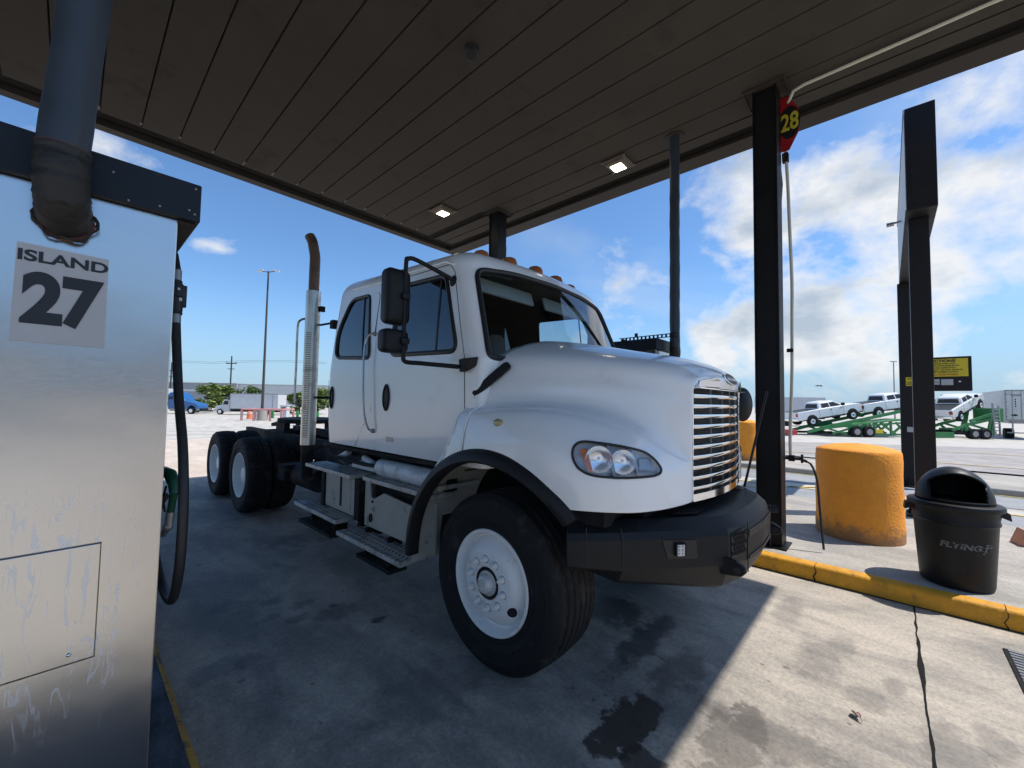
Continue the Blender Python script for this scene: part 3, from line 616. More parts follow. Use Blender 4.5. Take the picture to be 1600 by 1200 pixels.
# hose with breakaway on the far side of the cabinet
t=thing('fuel_hose','black diesel hose with a breakaway coupling looping down beside the cabinet','hose',(.30,2.2,.8))
def X(z): return .300
hp=[(.262,2.42,2.26),(.282,2.36,2.25),(.292,2.31,2.22)]
b=BM(); b.tube([(.27,2.33,2.28),(.282,2.29,2.225),(.288,2.265,2.15)],[.008,.011,.014],10); obj('whip_hose',b,hosem,t)
b=BM(); b.cyl((.288,2.265,2.152),(.288,2.262,2.105),.0165,.0165,14); b.cyl((.290,2.243,1.955),(.290,2.238,1.915),.0165,.0165,14); obj('ferrule',b,greyp,t)
b=BM(); b.cyl((.288,2.262,2.105),(.288,2.26,2.09),.020); b.cyl((.289,2.26,2.09),(.289,2.252,2.03),.024,.024,12); b.cyl((.289,2.252,2.03),(.290,2.246,1.965),.025,.021,12); b.cyl((.290,2.246,1.965),(.290,2.243,1.955),.021)
b.box(.300,.322,2.238,2.262,1.99,2.085); obj('breakaway',b,seal,t,bevel=.003)
b=BM(); b.box(.2875,.296,2.222,2.228,2.058,2.068); b.box(.294,.304,2.2225,2.228,2.012,2.026); obj('warning_tag',b,boxw,t,smooth=0)
pp=[(.290,2.238,1.915),(.292,2.20,1.80),(.296,2.12,1.60),(.30,2.01,1.42),(.30,1.94,1.25),(.30,1.925,1.10),(.30,1.95,.95),(.30,2.03,.83),(.30,2.15,.79),(.292,2.29,.82),(.280,2.40,.92),(.275,2.43,1.03),(.285,2.36,1.13),(.292,2.30,1.17)]
b=BM(); b.tube([tuple(p) for p in cat_rom(pp,7)],.0165,12); obj('hose',b,hosem,t)
t=thing('fuel_nozzle','green diesel nozzle holstered beside the stainless cabinet','fuel nozzle',(.30,2.2,1.25))
b=BM(); b.tube([(.262,2.31,1.33),(.280,2.27,1.345),(.296,2.22,1.335),(.305,2.18,1.30),(.305,2.165,1.26)],[.014,.019,.023,.021,.016],12); b.tube([(.305,2.17,1.27),(.303,2.19,1.22),(.301,2.20,1.18)],[.0145,.0135,.014],12); bmesh.ops.translate(b.b,vec=(0,0,-.06),verts=b.b.verts); obj('handle',b,greennoz,t)
b=BM(); b.cyl((.301,2.20,1.182),(.299,2.205,1.13),.0155,.0155,14); b.sphere((.298,2.215,1.12),.019,8); b.cyl((.297,2.22,1.115),(.290,2.27,1.075),.013,.012,12); bmesh.ops.translate(b.b,vec=(0,0,-.06),verts=b.b.verts); obj('swivel',b,greyp,t)
b=BM(); b.tube([(.29,2.26,1.28),(.285,2.29,1.22),(.292,2.27,1.17)],.0045,6); bmesh.ops.translate(b.b,vec=(0,0,-.06),verts=b.b.verts); obj('trigger',b,black,t)
b=BM(); b.box(.237,.262,2.15,2.42,1.20,1.42); obj('holster',b,black,t,bevel=.01)
# second cabinet beyond the hood
t2=cabinet(4.97,5.62,2.13,2.86,'dark-capped fuel cabinet on the far island, just showing over the hood',False)
t=thing('vapour_pipe','thin dark round pipe to the canopy left of the column numbered 28','pipe',(5.22,2.0,2.2))
b=BM(); b.tube([(5.215+.003*math.sin(z*6),1.99,z) for z in rng(2.30,CZ+.01,24)],[.062+.0025*math.sin(i*2.3) for i in range(25)],20); obj('pipe',b,pipem,t)
b=BM(); b.tube([tuple(p) for p in cat_rom([(5.215,1.99,2.34),(5.215,1.99,2.24),(5.215,2.04,2.17),(5.215,2.14,2.14)],6)],.066,18); obj('taped_elbow',b,bootm,t)
b=BM(); b.cyl((5.215,1.99,CZ-.001),(5.215,1.99,CZ-.015),.12,.12,28); obj('flange',b,fasciam,t)
b=BM()
for i in range(13):
    y=2.0+i*.055; b.box(5.12,5.13,y,y+.022,2.475,2.505)
b.box(5.12,5.13,1.92,2.72,2.505,2.515); b.box(5.12,5.13,1.92,2.72,2.465,2.475); b.box(5.13,5.19,2.66,2.70,2.445,2.50); b.box(5.115,5.125,2.45,2.49,2.515,2.56); obj('strut_bracket',b,framem,t,smooth=0)

# ---------------------------------------------------------------- island things
def bollard(x,y,r,h,label,z0=.14,grp='fat orange concrete bollards'):
    b=BM(); prof=[(r*1.0,0)]+[(r*(1.0-.03*k/8)+.004*math.sin(k*2),h*k/8) for k in range(1,8)]+[(r*.97,h-.03),(r*.955,h-.008),(r*.93,h+.004),(r*.8,h+.022),(r*.55,h+.048),(r*.28,h+.062),(.02,h+.066)]
    b.lathe([(r*.99,-.02)]+prof,64)
    for v in b.b.verts:
        v.co+=Vector((v.co.x,v.co.y,0)).normalized()*(.005*noise.noise(v.co*3+Vector((x,0,0)))+.0015*noise.noise(v.co*14))

    o=obj('bollard',b,bolm,None,smooth=50); o.location=(x,y,z0); return tag(o,label,'bollard',grp)
bollard(6.27,.275,.40,.985,'fat round orange bollard on the island between the column and the bin')
bollard(13.0,3.0,.40,1.05,'fat orange bollard farther off, half hidden behind the numbered column',.12)
# waste bin
BX,BY=5.16,-.40
t=thing('waste_bin','black round plastic waste bin with a domed lid standing by the yellow kerb','waste bin',(BX,BY,.14))
b=BM(); prof=[(.001,.0),(.205,.0),(.217,.01),(.222,.03)]+[(.222+.030*k/8,.03+.49*k/8) for k in range(1,9)]+[(.262,.53),(.262,.545),(.256,.56),(.268,.63),(.272,.65),(.262,.65),(.25,.60),(.20,.04),(.001,.035)]
b.lathe([(r,h+.14) for r,h in prof],72,(BX,BY,0)); obj('body',b,trashm,t)
b=BM(); prof=[(.250,.655),(.268,.64),(.288,.645),(.291,.655),(.291,.672),(.285,.682),(.275,.686),(.262,.690),(.235,.692)]
b.lathe([(r,h+.14) for r,h in prof],72,(BX,BY,0)); ld=obj('lid_rim',b,trashm,t)
# dome with two openings facing the camera side and away
b=BM(); n=144; od=math.atan2(-BY-.02,-BX) ; rows=[]
fd=math.radians(180+4)     # direction the opening faces
for j in range(25):
    ph=(j/24)*math.pi/2; rows.append([(BX+.238*math.cos(ph)*math.cos(2*math.pi*i/n),BY+.238*math.cos(ph)*math.sin(2*math.pi*i/n),.14+.69+.285*math.sin(ph)) for i in range(n)])
vv=[[b.v(p) for p in r] for r in rows]
ux,uy=math.cos(fd),math.sin(fd)
for j in range(24):
    for i in range(n):
        q=[vv[j][i],vv[j][(i+1)%n],vv[j+1][(i+1)%n],vv[j+1][i]]; c=sum((v.co for v in q),Vector())/4-Vector((BX,BY,.83))
        along=c.x*ux+c.y*uy; lat=-c.x*uy+c.y*ux
        if along>.075 and abs(lat)<.165 and .02<c.z<.225*math.sqrt(max(0,1-(lat/.22)**2))+.015 : continue
        b.f(q)
obj('dome',b,trashm,t,solid=.008,smooth=60)
b=BM()
for sgn in (1,):
    pts=[]
    for k in range(41):
        a=math.pi*k/40; lat=.166*math.cos(a); z=.02+.22*math.sqrt(max(0,1-(lat/.22)**2)) if 0<k<40 else .02
        rr=.238*math.sqrt(max(.01,1-(z/.285)**2)); al=math.sqrt(max(.004,rr*rr-lat*lat)); pts.append((BX+sgn*al*ux-lat*uy,BY+sgn*al*uy+lat*ux,.83+z))
    b.tube(pts,.009,6)
    pts=[(BX+sgn*math.sqrt(.236**2-l*l)*ux-l*uy,BY+sgn*math.sqrt(.236**2-l*l)*uy+l*ux,.85) for l in rng(-.166,.166,10)]; b.tube(pts,.009,6)
obj('opening_rim',b,trashm,t)
for sgn in (1,-1):
    b=BM(); hx,hy=-uy*sgn,ux*sgn
    ring=lambda q:Vector((BX+hx*q[0]+ux*q[1],BY+hy*q[0]+uy*q[1],q[2]))
    b.loft([[ring(q) for q in ((.245,-.07,.60+.14),(.255,.07,.60+.14),(.255,.07,.66+.14),(.245,-.07,.66+.14))],[ring(q) for q in ((.312,-.055,.575+.14),(.312,.055,.575+.14),(.305,.055,.635+.14),(.305,-.055,.635+.14))]])
    obj('handle',b,trashm,t,smooth=0,bevel=.006)
# worn print wraps on the body towards the camera
def wrapdir(s,z): 
    a=R(190)+s/.24; r=.2515+.0; rr=.222+.030*((z-.17)/.49); return Vector((BX+(rr+.0015)*math.cos(a),BY+(rr+.0015)*math.sin(a),z))
def wraptext(sx_,s,size,bold,z,k=1.,shear=.2):
    o=text(s,size,Matrix.Identity(4),.0006,bold,k,trashlogo,'bin_lettering',None,'CENTER',1.,shear)
    me=o.data; bm_=bmesh.new(); bm_.from_mesh(me); bmesh.ops.subdivide_edges(bm_,edges=[e for e in bm_.edges if e.calc_length()>.02],cuts=2)
    for v in bm_.verts:
        p=wrapdir(sx_+v.co.x,z+v.co.y); d=Vector((p.x-BX,p.y-BY,0)).normalized(); v.co=p+d*(v.co.z+.001)
    bmesh.ops.translate(bm_,vec=-WO[t],verts=bm_.verts); bm_.to_mesh(me); bm_.free(); o.parent=t; return o
wraptext(-.030,'FLYING',.062,.0028,.50,1.15)
wraptext(.118,'J',.078,.0035,.50,1.)
pts=[wrapdir(.128+.045*math.cos(a),.508+.027*math.sin(a)) for a in rng(.4,5.6,24)]; b=BM(); b.tube([tuple(p) for p in pts],.0018,5); b.tube([tuple(wrapdir(s,.512)) for s in rng(.09,.17,6)],.003,5); obj('bin_emblem',b,trashlogo,t)

# tall sign edge-on on two posts
t=thing('tall_sign','tall black sign board seen edge-on, raised on two square black posts','sign',(8.0,-.30,.14))
SY=-.385
b=BM(); b.box(7.55,12.35,SY-.15,SY+.145,4.27,5.70); obj('cabinet_box',b,signblack,t,smooth=0,bevel=.008)
b=BM(); b.box(7.60,12.30,SY+.146,SY+.150,4.32,5.65); obj('face_panel',b,signwhite,t,smooth=0)
b=BM()
for q in ((7.56,12.34,4.27,4.30),(7.56,12.34,5.67,5.70)): b.box(q[0],q[1],SY+.150,SY+.158,q[2],q[3])
b.box(7.545,7.549,SY-.11,SY+.10,4.33,5.66); obj('edge_frame',b,signblack,t,smooth=0)
for x,YO in ((8.0,.02),(11.95,.085)):
    z0=.14 if x<9 else gz(x,SY)+0.0
    b=BM(); b.box(x-.105,x+.105,SY+YO-.105,SY+YO+.105,z0,4.27); p=obj('post',b,signblack,t,smooth=0,bevel=.012)
    b=BM(); b.box(x-.2,x+.2,SY+YO-.2,SY+YO+.2,z0-.02,z0+.03)
    for a in (0,1,2,3):
        c,s_=math.cos(a*math.pi/2),math.sin(a*math.pi/2); b.prism([(.10,.03),(.20,.03),(.10,.22)],lambda q,z:(x+c*q-s_*.01,SY+YO+s_*q+c*.01,z0+z),lambda q,z:(x+c*q+s_*.01,SY+YO+s_*q-c*.01,z0+z))
    obj('base_plate',b,signblack,p,smooth=0)
    if x<9: pass
b=BM(); b.box(11.841,11.844,-.40,-.29,2.09,2.27); sk=obj('yellow_sticker',b,yellowp,t,smooth=0)
for i,(w,zc) in enumerate(((.08,2.265),(.05,2.235),(.10,2.19),(.08,2.165),(.10,2.14))):
    b=BM(); b.box(11.8395,11.8408,-.345-w/2,-.345+w/2,zc-.026,zc-.014); obj('sticker_print',b,ink,sk,smooth=0)
b=BM(); b.box(11.841,11.844,-.39,-.29,1.13,1.235); obj('white_sticker',b,signwhite,t,smooth=0)
# round post lamp arm: small bracket on left edge of the sign
b=BM(); b.tube([(9.9,SY+.15,4.95),(9.9,SY+.27,4.94)],.018,6); b.box(9.85,9.95,SY+.24,SY+.34,4.91,4.95); obj('side_bracket',b,greyp,t,smooth=0)
# instruction board
t=thing('instruction_sign','black hanging board with a yellow instructions panel, right of the tall sign posts','sign',(11.95,-.5,2.0))
yb0,yb1=-1.25,-.20; xb=12.15
b=BM(); b.box(xb,xb+.16,yb0,yb1,1.99,2.69); obj('board',b,signblack,t,smooth=0,bevel=.01)
b=BM(); b.box(xb-.006,xb-.001,yb0+.05,yb1-.10,2.285,2.65); yp=obj('yellow_panel',b,yellowp,t,smooth=0)
mm=lambda y,z:frame_m((xb-.008,y,z),(0,-1,0),(0,0,1))
yl=-.50
text('INSTRUCTIONS',.075,mm(-.74,2.605),.001,.003,1.1,ink,'heading_lettering',yp)
for i,s in enumerate(('PULL UP TO SPEAKER AND STOP','REMAIN IN VEHICLE WITH ENGINE OFF','PRESS BUTTON FOR ASSISTANCE','WAIT FOR ATTENDANT - DO NOT BACK UP','STATE YOUR PUMP NUMBER CLEARLY')):
    text(s,.036,mm(-.76,2.548-.042*i),.001,.001,1.,ink,'small_lettering',yp)
text('PLEASE PULL FORWARD',.05,mm(-.76,2.325),.001,.002,1.1,mat('orange_ink',(.5,.12,.02),.5),'lower_lettering',yp)
b=BM(); b.box(xb-.006,xb-.001,-.99,-.82,2.11,2.23); b.box(xb-.006,xb-.001,-.80,-.70,2.12,2.165); b.box(xb-.006,xb-.001,-.80,-.70,2.175,2.235); obj('white_sticker',b,signwhite,t,smooth=0)
b=BM(); b.cyl((xb-.012,-1.08,2.18),(xb-.001,-1.08,2.18),.018); obj('lock',b,chrome,t)
b=BM(); b.box(12.05,xb,-.42,-.30,2.2,2.7); obj('bracket',b,signblack,t,smooth=0)

# ---------------------------------------------------------------- the truck
XC=2.83; AY,AR=1.77,.525
truck=thing('semi_truck','white conventional bobtail semi truck with a black steel bumper parked under the canopy','semi truck',(XC,AY,0))
# hood and fenders: control net (half-width, y, z), rows from centre line down, columns from cowl to grille
NET=[
[(0,2.25,2.125),(0,2.0,2.105),(0,1.75,2.07),(0,1.45,2.01),(0,1.2,1.955),(0,1.0,1.915),(0,.90,1.885),(0,.80,1.835),(0,.728,1.77),(0,.738,1.705)],
[(.5,2.25,2.09),(.48,2.0,2.07),(.44,1.75,2.045),(.38,1.45,1.995),(.33,1.2,1.945),(.29,1.0,1.905),(.27,.90,1.875),(.255,.815,1.825),(.245,.748,1.765),(.24,.757,1.705)],
[(.87,2.30,1.965),(.85,2.05,1.935),(.80,1.75,1.915),(.71,1.45,1.893),(.63,1.2,1.862),(.56,1.0,1.832),(.52,.90,1.802),(.49,.835,1.765),(.455,.785,1.74),(.445,.795,1.705)],
[(.96,2.35,1.80),(.945,2.05,1.76),(.89,1.75,1.75),(.80,1.45,1.74),(.70,1.2,1.72),(.615,1.0,1.69),(.565,.90,1.66),(.52,.835,1.63),(.487,.80,1.60),(.468,.815,1.60)],
[(1.02,2.4,1.56),(.992,2.05,1.573),(.932,1.75,1.596),(.842,1.45,1.597),(.748,1.2,1.560),(.660,1.0,1.480),(.596,.90,1.402),(.528,.835,1.345),(.49,.80,1.33),(.470,.815,1.33)],
[(1.06,2.45,1.42),(1.075,2.05,1.51),(1.07,1.75,1.545),(1.03,1.45,1.552),(.945,1.2,1.512),(.82,1.0,1.44),(.70,.90,1.36),(.58,.835,1.30),(.49,.80,1.27),(.470,.815,1.27)],
[(1.09,2.5,1.25),(1.12,2.05,1.38),(1.13,1.75,1.42),(1.125,1.45,1.415),(1.075,1.2,1.375),(.95,.98,1.33),(.80,.875,1.28),(.62,.825,1.23),(.49,.80,1.21),(.470,.815,1.21)],
[(1.11,2.52,1.0),(1.14,2.05,1.2),(1.15,1.75,1.28),(1.145,1.45,1.26),(1.10,1.17,1.22),(.97,.97,1.19),(.80,.87,1.16),(.62,.82,1.14),(.49,.80,1.13),(.470,.815,1.13)],
[(1.11,2.5,.55),(1.13,2.05,.9),(1.14,1.75,1.05),(1.135,1.45,1.05),(1.085,1.15,1.065),(.95,.96,1.065),(.79,.87,1.065),(.62,.82,1.068),(.49,.80,1.072),(.470,.815,1.072)]]
def hood_grid(nu=16,nv=14):
    rows=[cat_rom([Vector(p) for p in r],nu) for r in NET]
    cols=[cat_rom([Vector((-rows[1][i].x,rows[1][i].y,rows[1][i].z))]+[rows[j][i] for j in range(9)],nv)[nv:] for i in range(len(rows[0]))]
    return cols   # cols[u][v]
GR=hood_grid()
HA=Vector((1.72,1.19)); HT=Vector((.5397,-.8419)); HN=Vector((-.8419,-.5397))
HL=[(.017,1.35),(.030,1.386),(.067,1.405),(.14,1.402),(.255,1.388),(.368,1.362),(.425,1.328),(.462,1.282),(.461,1.256),(.435,1.245),(.398,1.241),(.255,1.238),(.122,1.245),(.055,1.272),(.025,1.312)]
HLs=[(p.x,p.y) for p in cat_rom([Vector((a,z)) for a,z in HL],5,True)]
def rear_edge(z):
    P=[(.5,2.46),(.8,2.43),(1.08,2.33),(1.24,2.18),(1.40,2.11),(1.56,2.09),(1.7,2.06),(1.9,2.0),(1.95,1.96),(2.2,1.96)]
    for (a,ya),(b_,yb) in zip(P,P[1:]):
        if z<=b_: return ya+(yb-ya)*(z-a)/(b_-a)
    return 2.0
def side(s):
    """s=-1 near side, +1 far side"""
    hood=BM(); rear=BM(); V={}
    def vert(bm,i,j):
        k=(id(bm),i,j)
        if k not in V: p=GR[i][j]; V[k]=bm.v(XC+s*p.x,p.y,p.z)
        return V[k]
    for i in range(len(GR)-1):
        for j in range(len(GR[0])-1):
            c=(GR[i][j]+GR[i+1][j]+GR[i][j+1]+GR[i+1][j+1])/4
            if c.x>.75 and c.z<1.4 and math.hypot(c.y-AY,c.z-.525)<.765: continue
            if c.y>rear_edge(c.z): continue
            if c.z>1.93 and c.y>1.86+.13*(c.x/.9)**2: continue
            q=Vector((XC-c.x,c.y))-HA; a=q.dot(HT)
            if c.z<1.45 and abs(q.dot(HN))<.2 and inside((a,c.z),HLs): continue
            bm=rear if (c.y>1.99 and c.z<1.9) else hood
            bm.f([vert(bm,i,j),vert(bm,i+1,j),vert(bm,i+1,j+1),vert(bm,i,j+1)])
    return hood,rear
hs=BM(); REDGE=[]
for s in (-1,1):
    h,r=side(s)
    if s==-1: bvh=BVHTree.FromBMesh(h.b)
    me=bpy.data.meshes.new('tmp'); h.b.to_mesh(me); hs.b.from_mesh(me); bpy.data.meshes.remove(me)
    rf=obj('rear_fender',r,white,truck,smooth=60,solid=.006)
    REDGE.append((s,rf))
hood=obj('hood',hs,white,truck,smooth=60,solid=.006)
# full near-side surface for projecting trim on
fb=BM(); vv=[[fb.v(XC-p.x,p.y,p.z) for p in c] for c in GR]
for i in range(len(vv)-1):
    for j in range(len(vv[0])-1): fb.f([vv[i][j],vv[i+1][j],vv[i+1][j+1],vv[i][j+1]])
FULL=BVHTree.FromBMesh(fb.b)
def onhead(a,z,off=0.):
    p=HA+HT*a; o=Vector((p.x+HN.x*.4,p.y+HN.y*.4,z)); h=FULL.ray_cast(o,Vector((-HN.x,-HN.y,0)))
    q=h[0] if h[0] else Vector((p.x,p.y,z)); return q+Vector((HN.x,HN.y,0))*off
def onside(y,z,off=0.):
    h=FULL.ray_cast(Vector((1.0,y,z)),Vector((1,0,0))); return (h[0] if h[0] else Vector((1.7,y,z)))-Vector((off,0,0))
def mirx(p): return Vector((2*XC-p.x,p.y,p.z))
for s in (-1,1):
    mk=(lambda p:p) if s<0 else mirx
    t=bpy.data.objects.new('headlight',None)
    b=BM(); rim=[mk(onhead(a,z,.002)) for a,z in HLs]; b.tube(rim,.0068,8,closed=True); hl=obj('headlight',b,seal,truck)
    b=BM(); ring0=[mk(onhead(a,z,.0)) for a,z in HLs]; ca,cz=.24,1.32
    ring1=[mk(onhead(ca+(a-ca)*.92,cz+(z-cz)*.88,-.040)) for a,z in HLs]; ring2=[mk(onhead(ca+(a-ca)*.3,cz+(z-cz)*.3,-.048)) for a,z in HLs]
    b.loft([ring0,ring1,ring2],cap=False); b.f([b.v(p) for p in ring2]); obj('lamp_housing',b,mat('lamp_housing',(.62,.64,.67),.35,.15) if 'lamp_housing' not in MATS else MATS['lamp_housing'],hl)
    b=BM(); g={}
    for i in range(66):
        for k in range(26):
            a=.0+i*.0072; z=1.232+k*.0068
            if inside((a+.0036,z+.0034),HLs):
                q=[]
                for (ii,kk) in ((i,k),(i+1,k),(i+1,k+1),(i,k+1)):
                    if (ii,kk) not in g: g[(ii,kk)]=b.v(mk(onhead(ii*.0072,1.232+kk*.0068,.004)))
                    q.append(g[(ii,kk)])
                b.f(q)
    obj('lens',b,lensm,hl,smooth=60)
    nn=Vector((HN.x,HN.y,0))
    for (a,z,r,nm) in ((.150,1.322,.068,'low_beam_reflector'),(.268,1.312,.062,'high_beam_reflector')):
        c=onhead(a,z,-.004); q=nn.to_track_quat('Z','Y'); b=BM(); rings=[]
        for k in range(8):
            tt=k/7; rr=r*(1-tt*.86); d=-.036*(1-(1-tt)**2)
            rings.append([mk(c+q@Vector((rr*math.cos(x),rr*math.sin(x),d))) for x in rng(0,2*math.pi*23/24,23)])
        b.loft(rings,cap=False); b.f([b.v(p) for p in rings[-1]])
        obj(nm,b,MATS['soft_reflector'],hl)
        b=BM(); b.sphere(mk(c+nn*-.026),.008,6); obj('bulb',b,chrome,hl)
    b=BM()
    for (a0,z0,a1,z1,w) in ((.195,1.395,.225,1.245,.009),(.318,1.37,.345,1.245,.008)):
        b.loft([[mk(onhead(a0-w,z0,.0)),mk(onhead(a0+w,z0,.0)),mk(onhead(a0+w,z0,-.04)),mk(onhead(a0-w,z0,-.04))],[mk(onhead(a1-w,z1,.0)),mk(onhead(a1+w,z1,.0)),mk(onhead(a1+w,z1,-.04)),mk(onhead(a1-w,z1,-.04))]])
    b.loft([[mk(onhead(a,z,d)) for (a,d) in ((.35,-.02),(.42,-.02),(.42,-.05),(.35,-.05))] for z in (1.262,1.325)])
    obj('divider',b,greyp,hl,smooth=0,bevel=.003)
    b=BM(); b.loft([[mk(onhead(a,z,d)) for a,z in ((.052,1.368),(.088,1.375),(.122,1.258),(.094,1.262))] for d in (-.012,.001)]); obj('amber_reflector',b,amber,hl,smooth=0)
    # flare
    b=BM(); rows=[]
    for k in range(61):
        an=R(-1+ (141+1)*k/60); c,sn=math.cos(an),math.sin(an)
        w=1.145-.055*max(0,(k/60-.72)/.28)**1.5; fl=.035+.02*math.sin(math.pi*k/60)
        row=[]
        for (rr,ww) in ((.715,w-.05),(.712,w+fl*.7),(.725,w+fl),(.765,w+fl*.85),(.795,w+.006),(.795,w-.02)): row.append(Vector((XC+s*ww,AY+c*rr,.525+sn*rr)))
        rows.append(row)
    b.loft(rows); obj('fender_flare',b,black,truck,smooth=50)
    # wheel-well liner
    b=BM(); rows=[]
    for k in range(31):
        an=R(-6+130*k/30); c,sn=math.cos(an),math.sin(an); rr=.755+.03*min(1,max(0,(.35-abs(k/30-.5))*9))
        rows.append([Vector((XC+s*w,AY+c*rr,.525+sn*rr)) for w in (1.13,.95,.80,.56)])
    b.loft(rows,closed=False,cap=False); obj('wheel_well',b,beige,truck,smooth=60)
    b=BM()
    for an in (38,62): c,sn=math.cos(R(an)),math.sin(R(an)); b.box(XC+s*.84-.2,XC+s*.84+.2,AY+c*.76-.015,AY+c*.76+.015,.525+sn*.76-.03,.525+sn*.76+.0)
    obj('liner_rib',b,beige,truck,smooth=0)
for s,rf in REDGE:
    b=BM(); mk=(lambda p:p) if s<0 else mirx; b.tube([mk(onside(rear_edge(z)+.004,z,-.002)) for z in rng(1.14,1.86,60)],.011,8); obj('fender_edge',b,white,rf)
# marker lamp, hood latch, seam, bulge lines
p=onside(1.695,1.476,0); b=BM(); b.sphere(p,.034,10,(.35,1,.62)); ml=obj('side_marker_lamp',b,yellowlens,truck)
b=BM(); b.lathe([(.036,-.002),(.040,.0),(.036,.006),(.032,.004)],24,(p.x-.001,p.y,p.z),'x')
for v in b.b.verts: v.co.z=p.z+(v.co.z-p.z)*.66
obj('lamp_base',b,yellowlens,ml)
b=BM(); b.tube([onside(1.99,z,.001) for z in rng(1.315,1.62,20)]+[onside(1.985,z,.001) for z in rng(1.65,1.88,8)],.0055,6); obj('hood_edge',b,white,truck)
b=BM(); b.tube([onside(2.0,z,.0005) for z in rng(1.315,1.86,26)],.003,6); obj('hood_gap',b,seal,truck)
b=BM(); A_=onside(2.03,1.655,.028); B_=onside(1.80,1.85,.035)
d=(B_-A_); 
b.loft([[A_+d*t_+Vector((o1,0,0))+Vector((0,.019*w_*c2,.019*w_*c2)) for (o1,c2) in ((0,-1),(-.018,-1),(-.018,1),(0,1))] for t_,w_ in ((-.02,.55),(.06,.9),(.3,1.15),(.7,1.25),(.93,1.2),(1.0,.8))]); obj('hood_latch',b,black,truck,smooth=0,bevel=.004)
b=BM(); b.box(A_.x-.012,A_.x+.03,A_.y-.012,A_.y+.03,A_.z-.035,A_.z+.02); obj('latch_catch',b,black,truck,bevel=.004)

# ---- cab shell
def lerp(a,b,t): return a+(b-a)*t
def cl(t): return max(0,min(1,t))
def WZ(z): return 1.010-.018*cl((1.45-z)/.3)**2-.085*cl((z-1.88)/.80)**1.25
YB=4.40
def lift(y,z): return .055*max(0,y-2.5)/1.9*cl((z-2.0)/.7)*1.9
def cabring(z,ins=0,rise=0,yoff=0):
    w=WZ(z)-ins; rc=.10+.10*cl((z-2.5)/.3)
    bulge=lerp(.27,.10,cl((z-1.92)/.72)); yc=1.985+max(0,z-1.89)*.35
    yb=YB-.05*cl((z-1.9)/.8)-ins; out=[]
    def fy(x): return yc+ins-bulge*(1-(x/w)**2)**1.0
    nF=36
    for k in range(nF+1):
        x=(w-rc)*k/nF; out.append((x,fy(x)))
    y0=fy(w-rc); y1=y0+rc*1.15
    for k in range(1,9):
        a=math.pi/2*k/8; out.append((w-rc+rc*math.sin(a),lerp(y0,y1,1-math.cos(a))))
    ys=y1; ye=yb-.16
    for k in range(1,105): out.append((w,ys+(ye-ys)*k/104))
    for k in range(1,9):
        a=math.pi/2*k/8; out.append((w-.16+.16*math.cos(a),ye+.16*math.sin(a)))
    for k in range(1,9): out.append(((w-.16)*(1-k/8),yb))
    return [Vector((x,y,z+rise+lift(y,z+rise))) for x,y in out]
ZL=rng(1.16,2.60,74)
RG=[cabring(z) for z in ZL]
for k in range(1,13):
    a=math.pi/2*k/12; r=.17; RG.append(cabring(2.60+r*math.sin(a)*.6,.17*(1-math.cos(a)),r*math.sin(a)*.4+.012*math.sin(a)))
last=RG[-1]; cen=Vector((0,3.3,0))
for k in range(1,9):
    f=1-k/8.; RG.append([Vector((p.x*max(f,.001),cen.y+(p.y-cen.y)*max(f,.001)**.9,p.z+.035*(1-f*f))) for p in last])
nlev=len(ZL); nF0=36; i_s=37+8; i_e=i_s+104
WSP=roundpoly([(-.95,1.925),(-.93,1.90),(0,1.86),(.93,1.90),(.95,1.925),(.862,2.575),(.5,2.615),(0,2.625),(-.5,2.615),(-.862,2.575)],[.03,.06,.1,.06,.03,.09,.1,.1,.1,.09])
FW=roundpoly([(2.215,1.955),(3.10,1.985),(3.08,2.585),(2.44,2.555)],[.09,.08,.06,.07])
RW=roundpoly([(3.46,1.985),(4.17,2.03),(4.20,2.30),(3.98,2.615),(3.60,2.60)],[.07,.10,.14,.10,.06])
FD=[(2.10,1.16),(2.12,1.60),(2.13,1.90),(2.34,2.56),(2.42,2.635),(3.30,2.665),(3.355,2.61),(3.335,1.16)]
RD=[(3.70,1.16),(3.47,1.42),(3.405,1.50),(3.405,2.60),(3.46,2.665),(4.0,2.70),(4.26,2.45),(4.29,1.16)]
def region(p,i):
    x,y,z=p
    if i<=nF0+4 and z>1.8 and inside((x,z),WSP): return 'ws'
    if i>nF0+8:
        zz_=z-lift(y,z)*.0
        if inside((y,zz_),FW): return 'fw'
        if inside((y,zz_),RW): return 'rw'
        if inside((y,zz_),FD): return 'fd'
        if inside((y,zz_),RD): return 'rd'
    return 'body'
parts={k:BM() for k in ('body','fdN','fdF','rdN','rdF')}; trim=BM(); V={}
for s in (-1,1):
    for j in range(len(RG)-1):
        for i in range(len(RG[0])-1):
            q4=((j,i),(j,i+1),(j+1,i+1),(j+1,i)); c=sum((RG[a][b_] for a,b_ in q4),Vector())/4
            rg=region(c,i)
            if rg in('ws','fw','rw'): continue
            if j<30 and i<20 and c.z<1.75: continue
            key=rg if rg=='body' else rg+('N' if s<0 else 'F'); bm=parts[key]; q=[]
            for a,b_ in q4:
                k=(key,s,a,b_)
                if k not in V: p=RG[a][b_]; V[k]=bm.v(XC+s*p.x,p.y,p.z)
                q.append(V[k])
            bm.f(q)
            q=[]
            for a,b_ in q4:
                k=('t',s,a,b_)
                if k not in V:
                    p=RG[a][b_]; V[k]=trim.v(XC+s*p.x*.972,3.2+(p.y-3.2)*.98,p.z-.03*cl((p.z-2.2)/.4))
                q.append(V[k])
            trim.f(q)
cab=obj('cab',parts['body'],white,truck,smooth=50)
obj('interior_trim',trim,interior,cab,smooth=50)
for k,n in (('fdN','door'),('fdF','door'),('rdN','rear_door'),('rdF','rear_door')): parts[k+'_o']=obj(n,parts[k],white,truck,smooth=50)
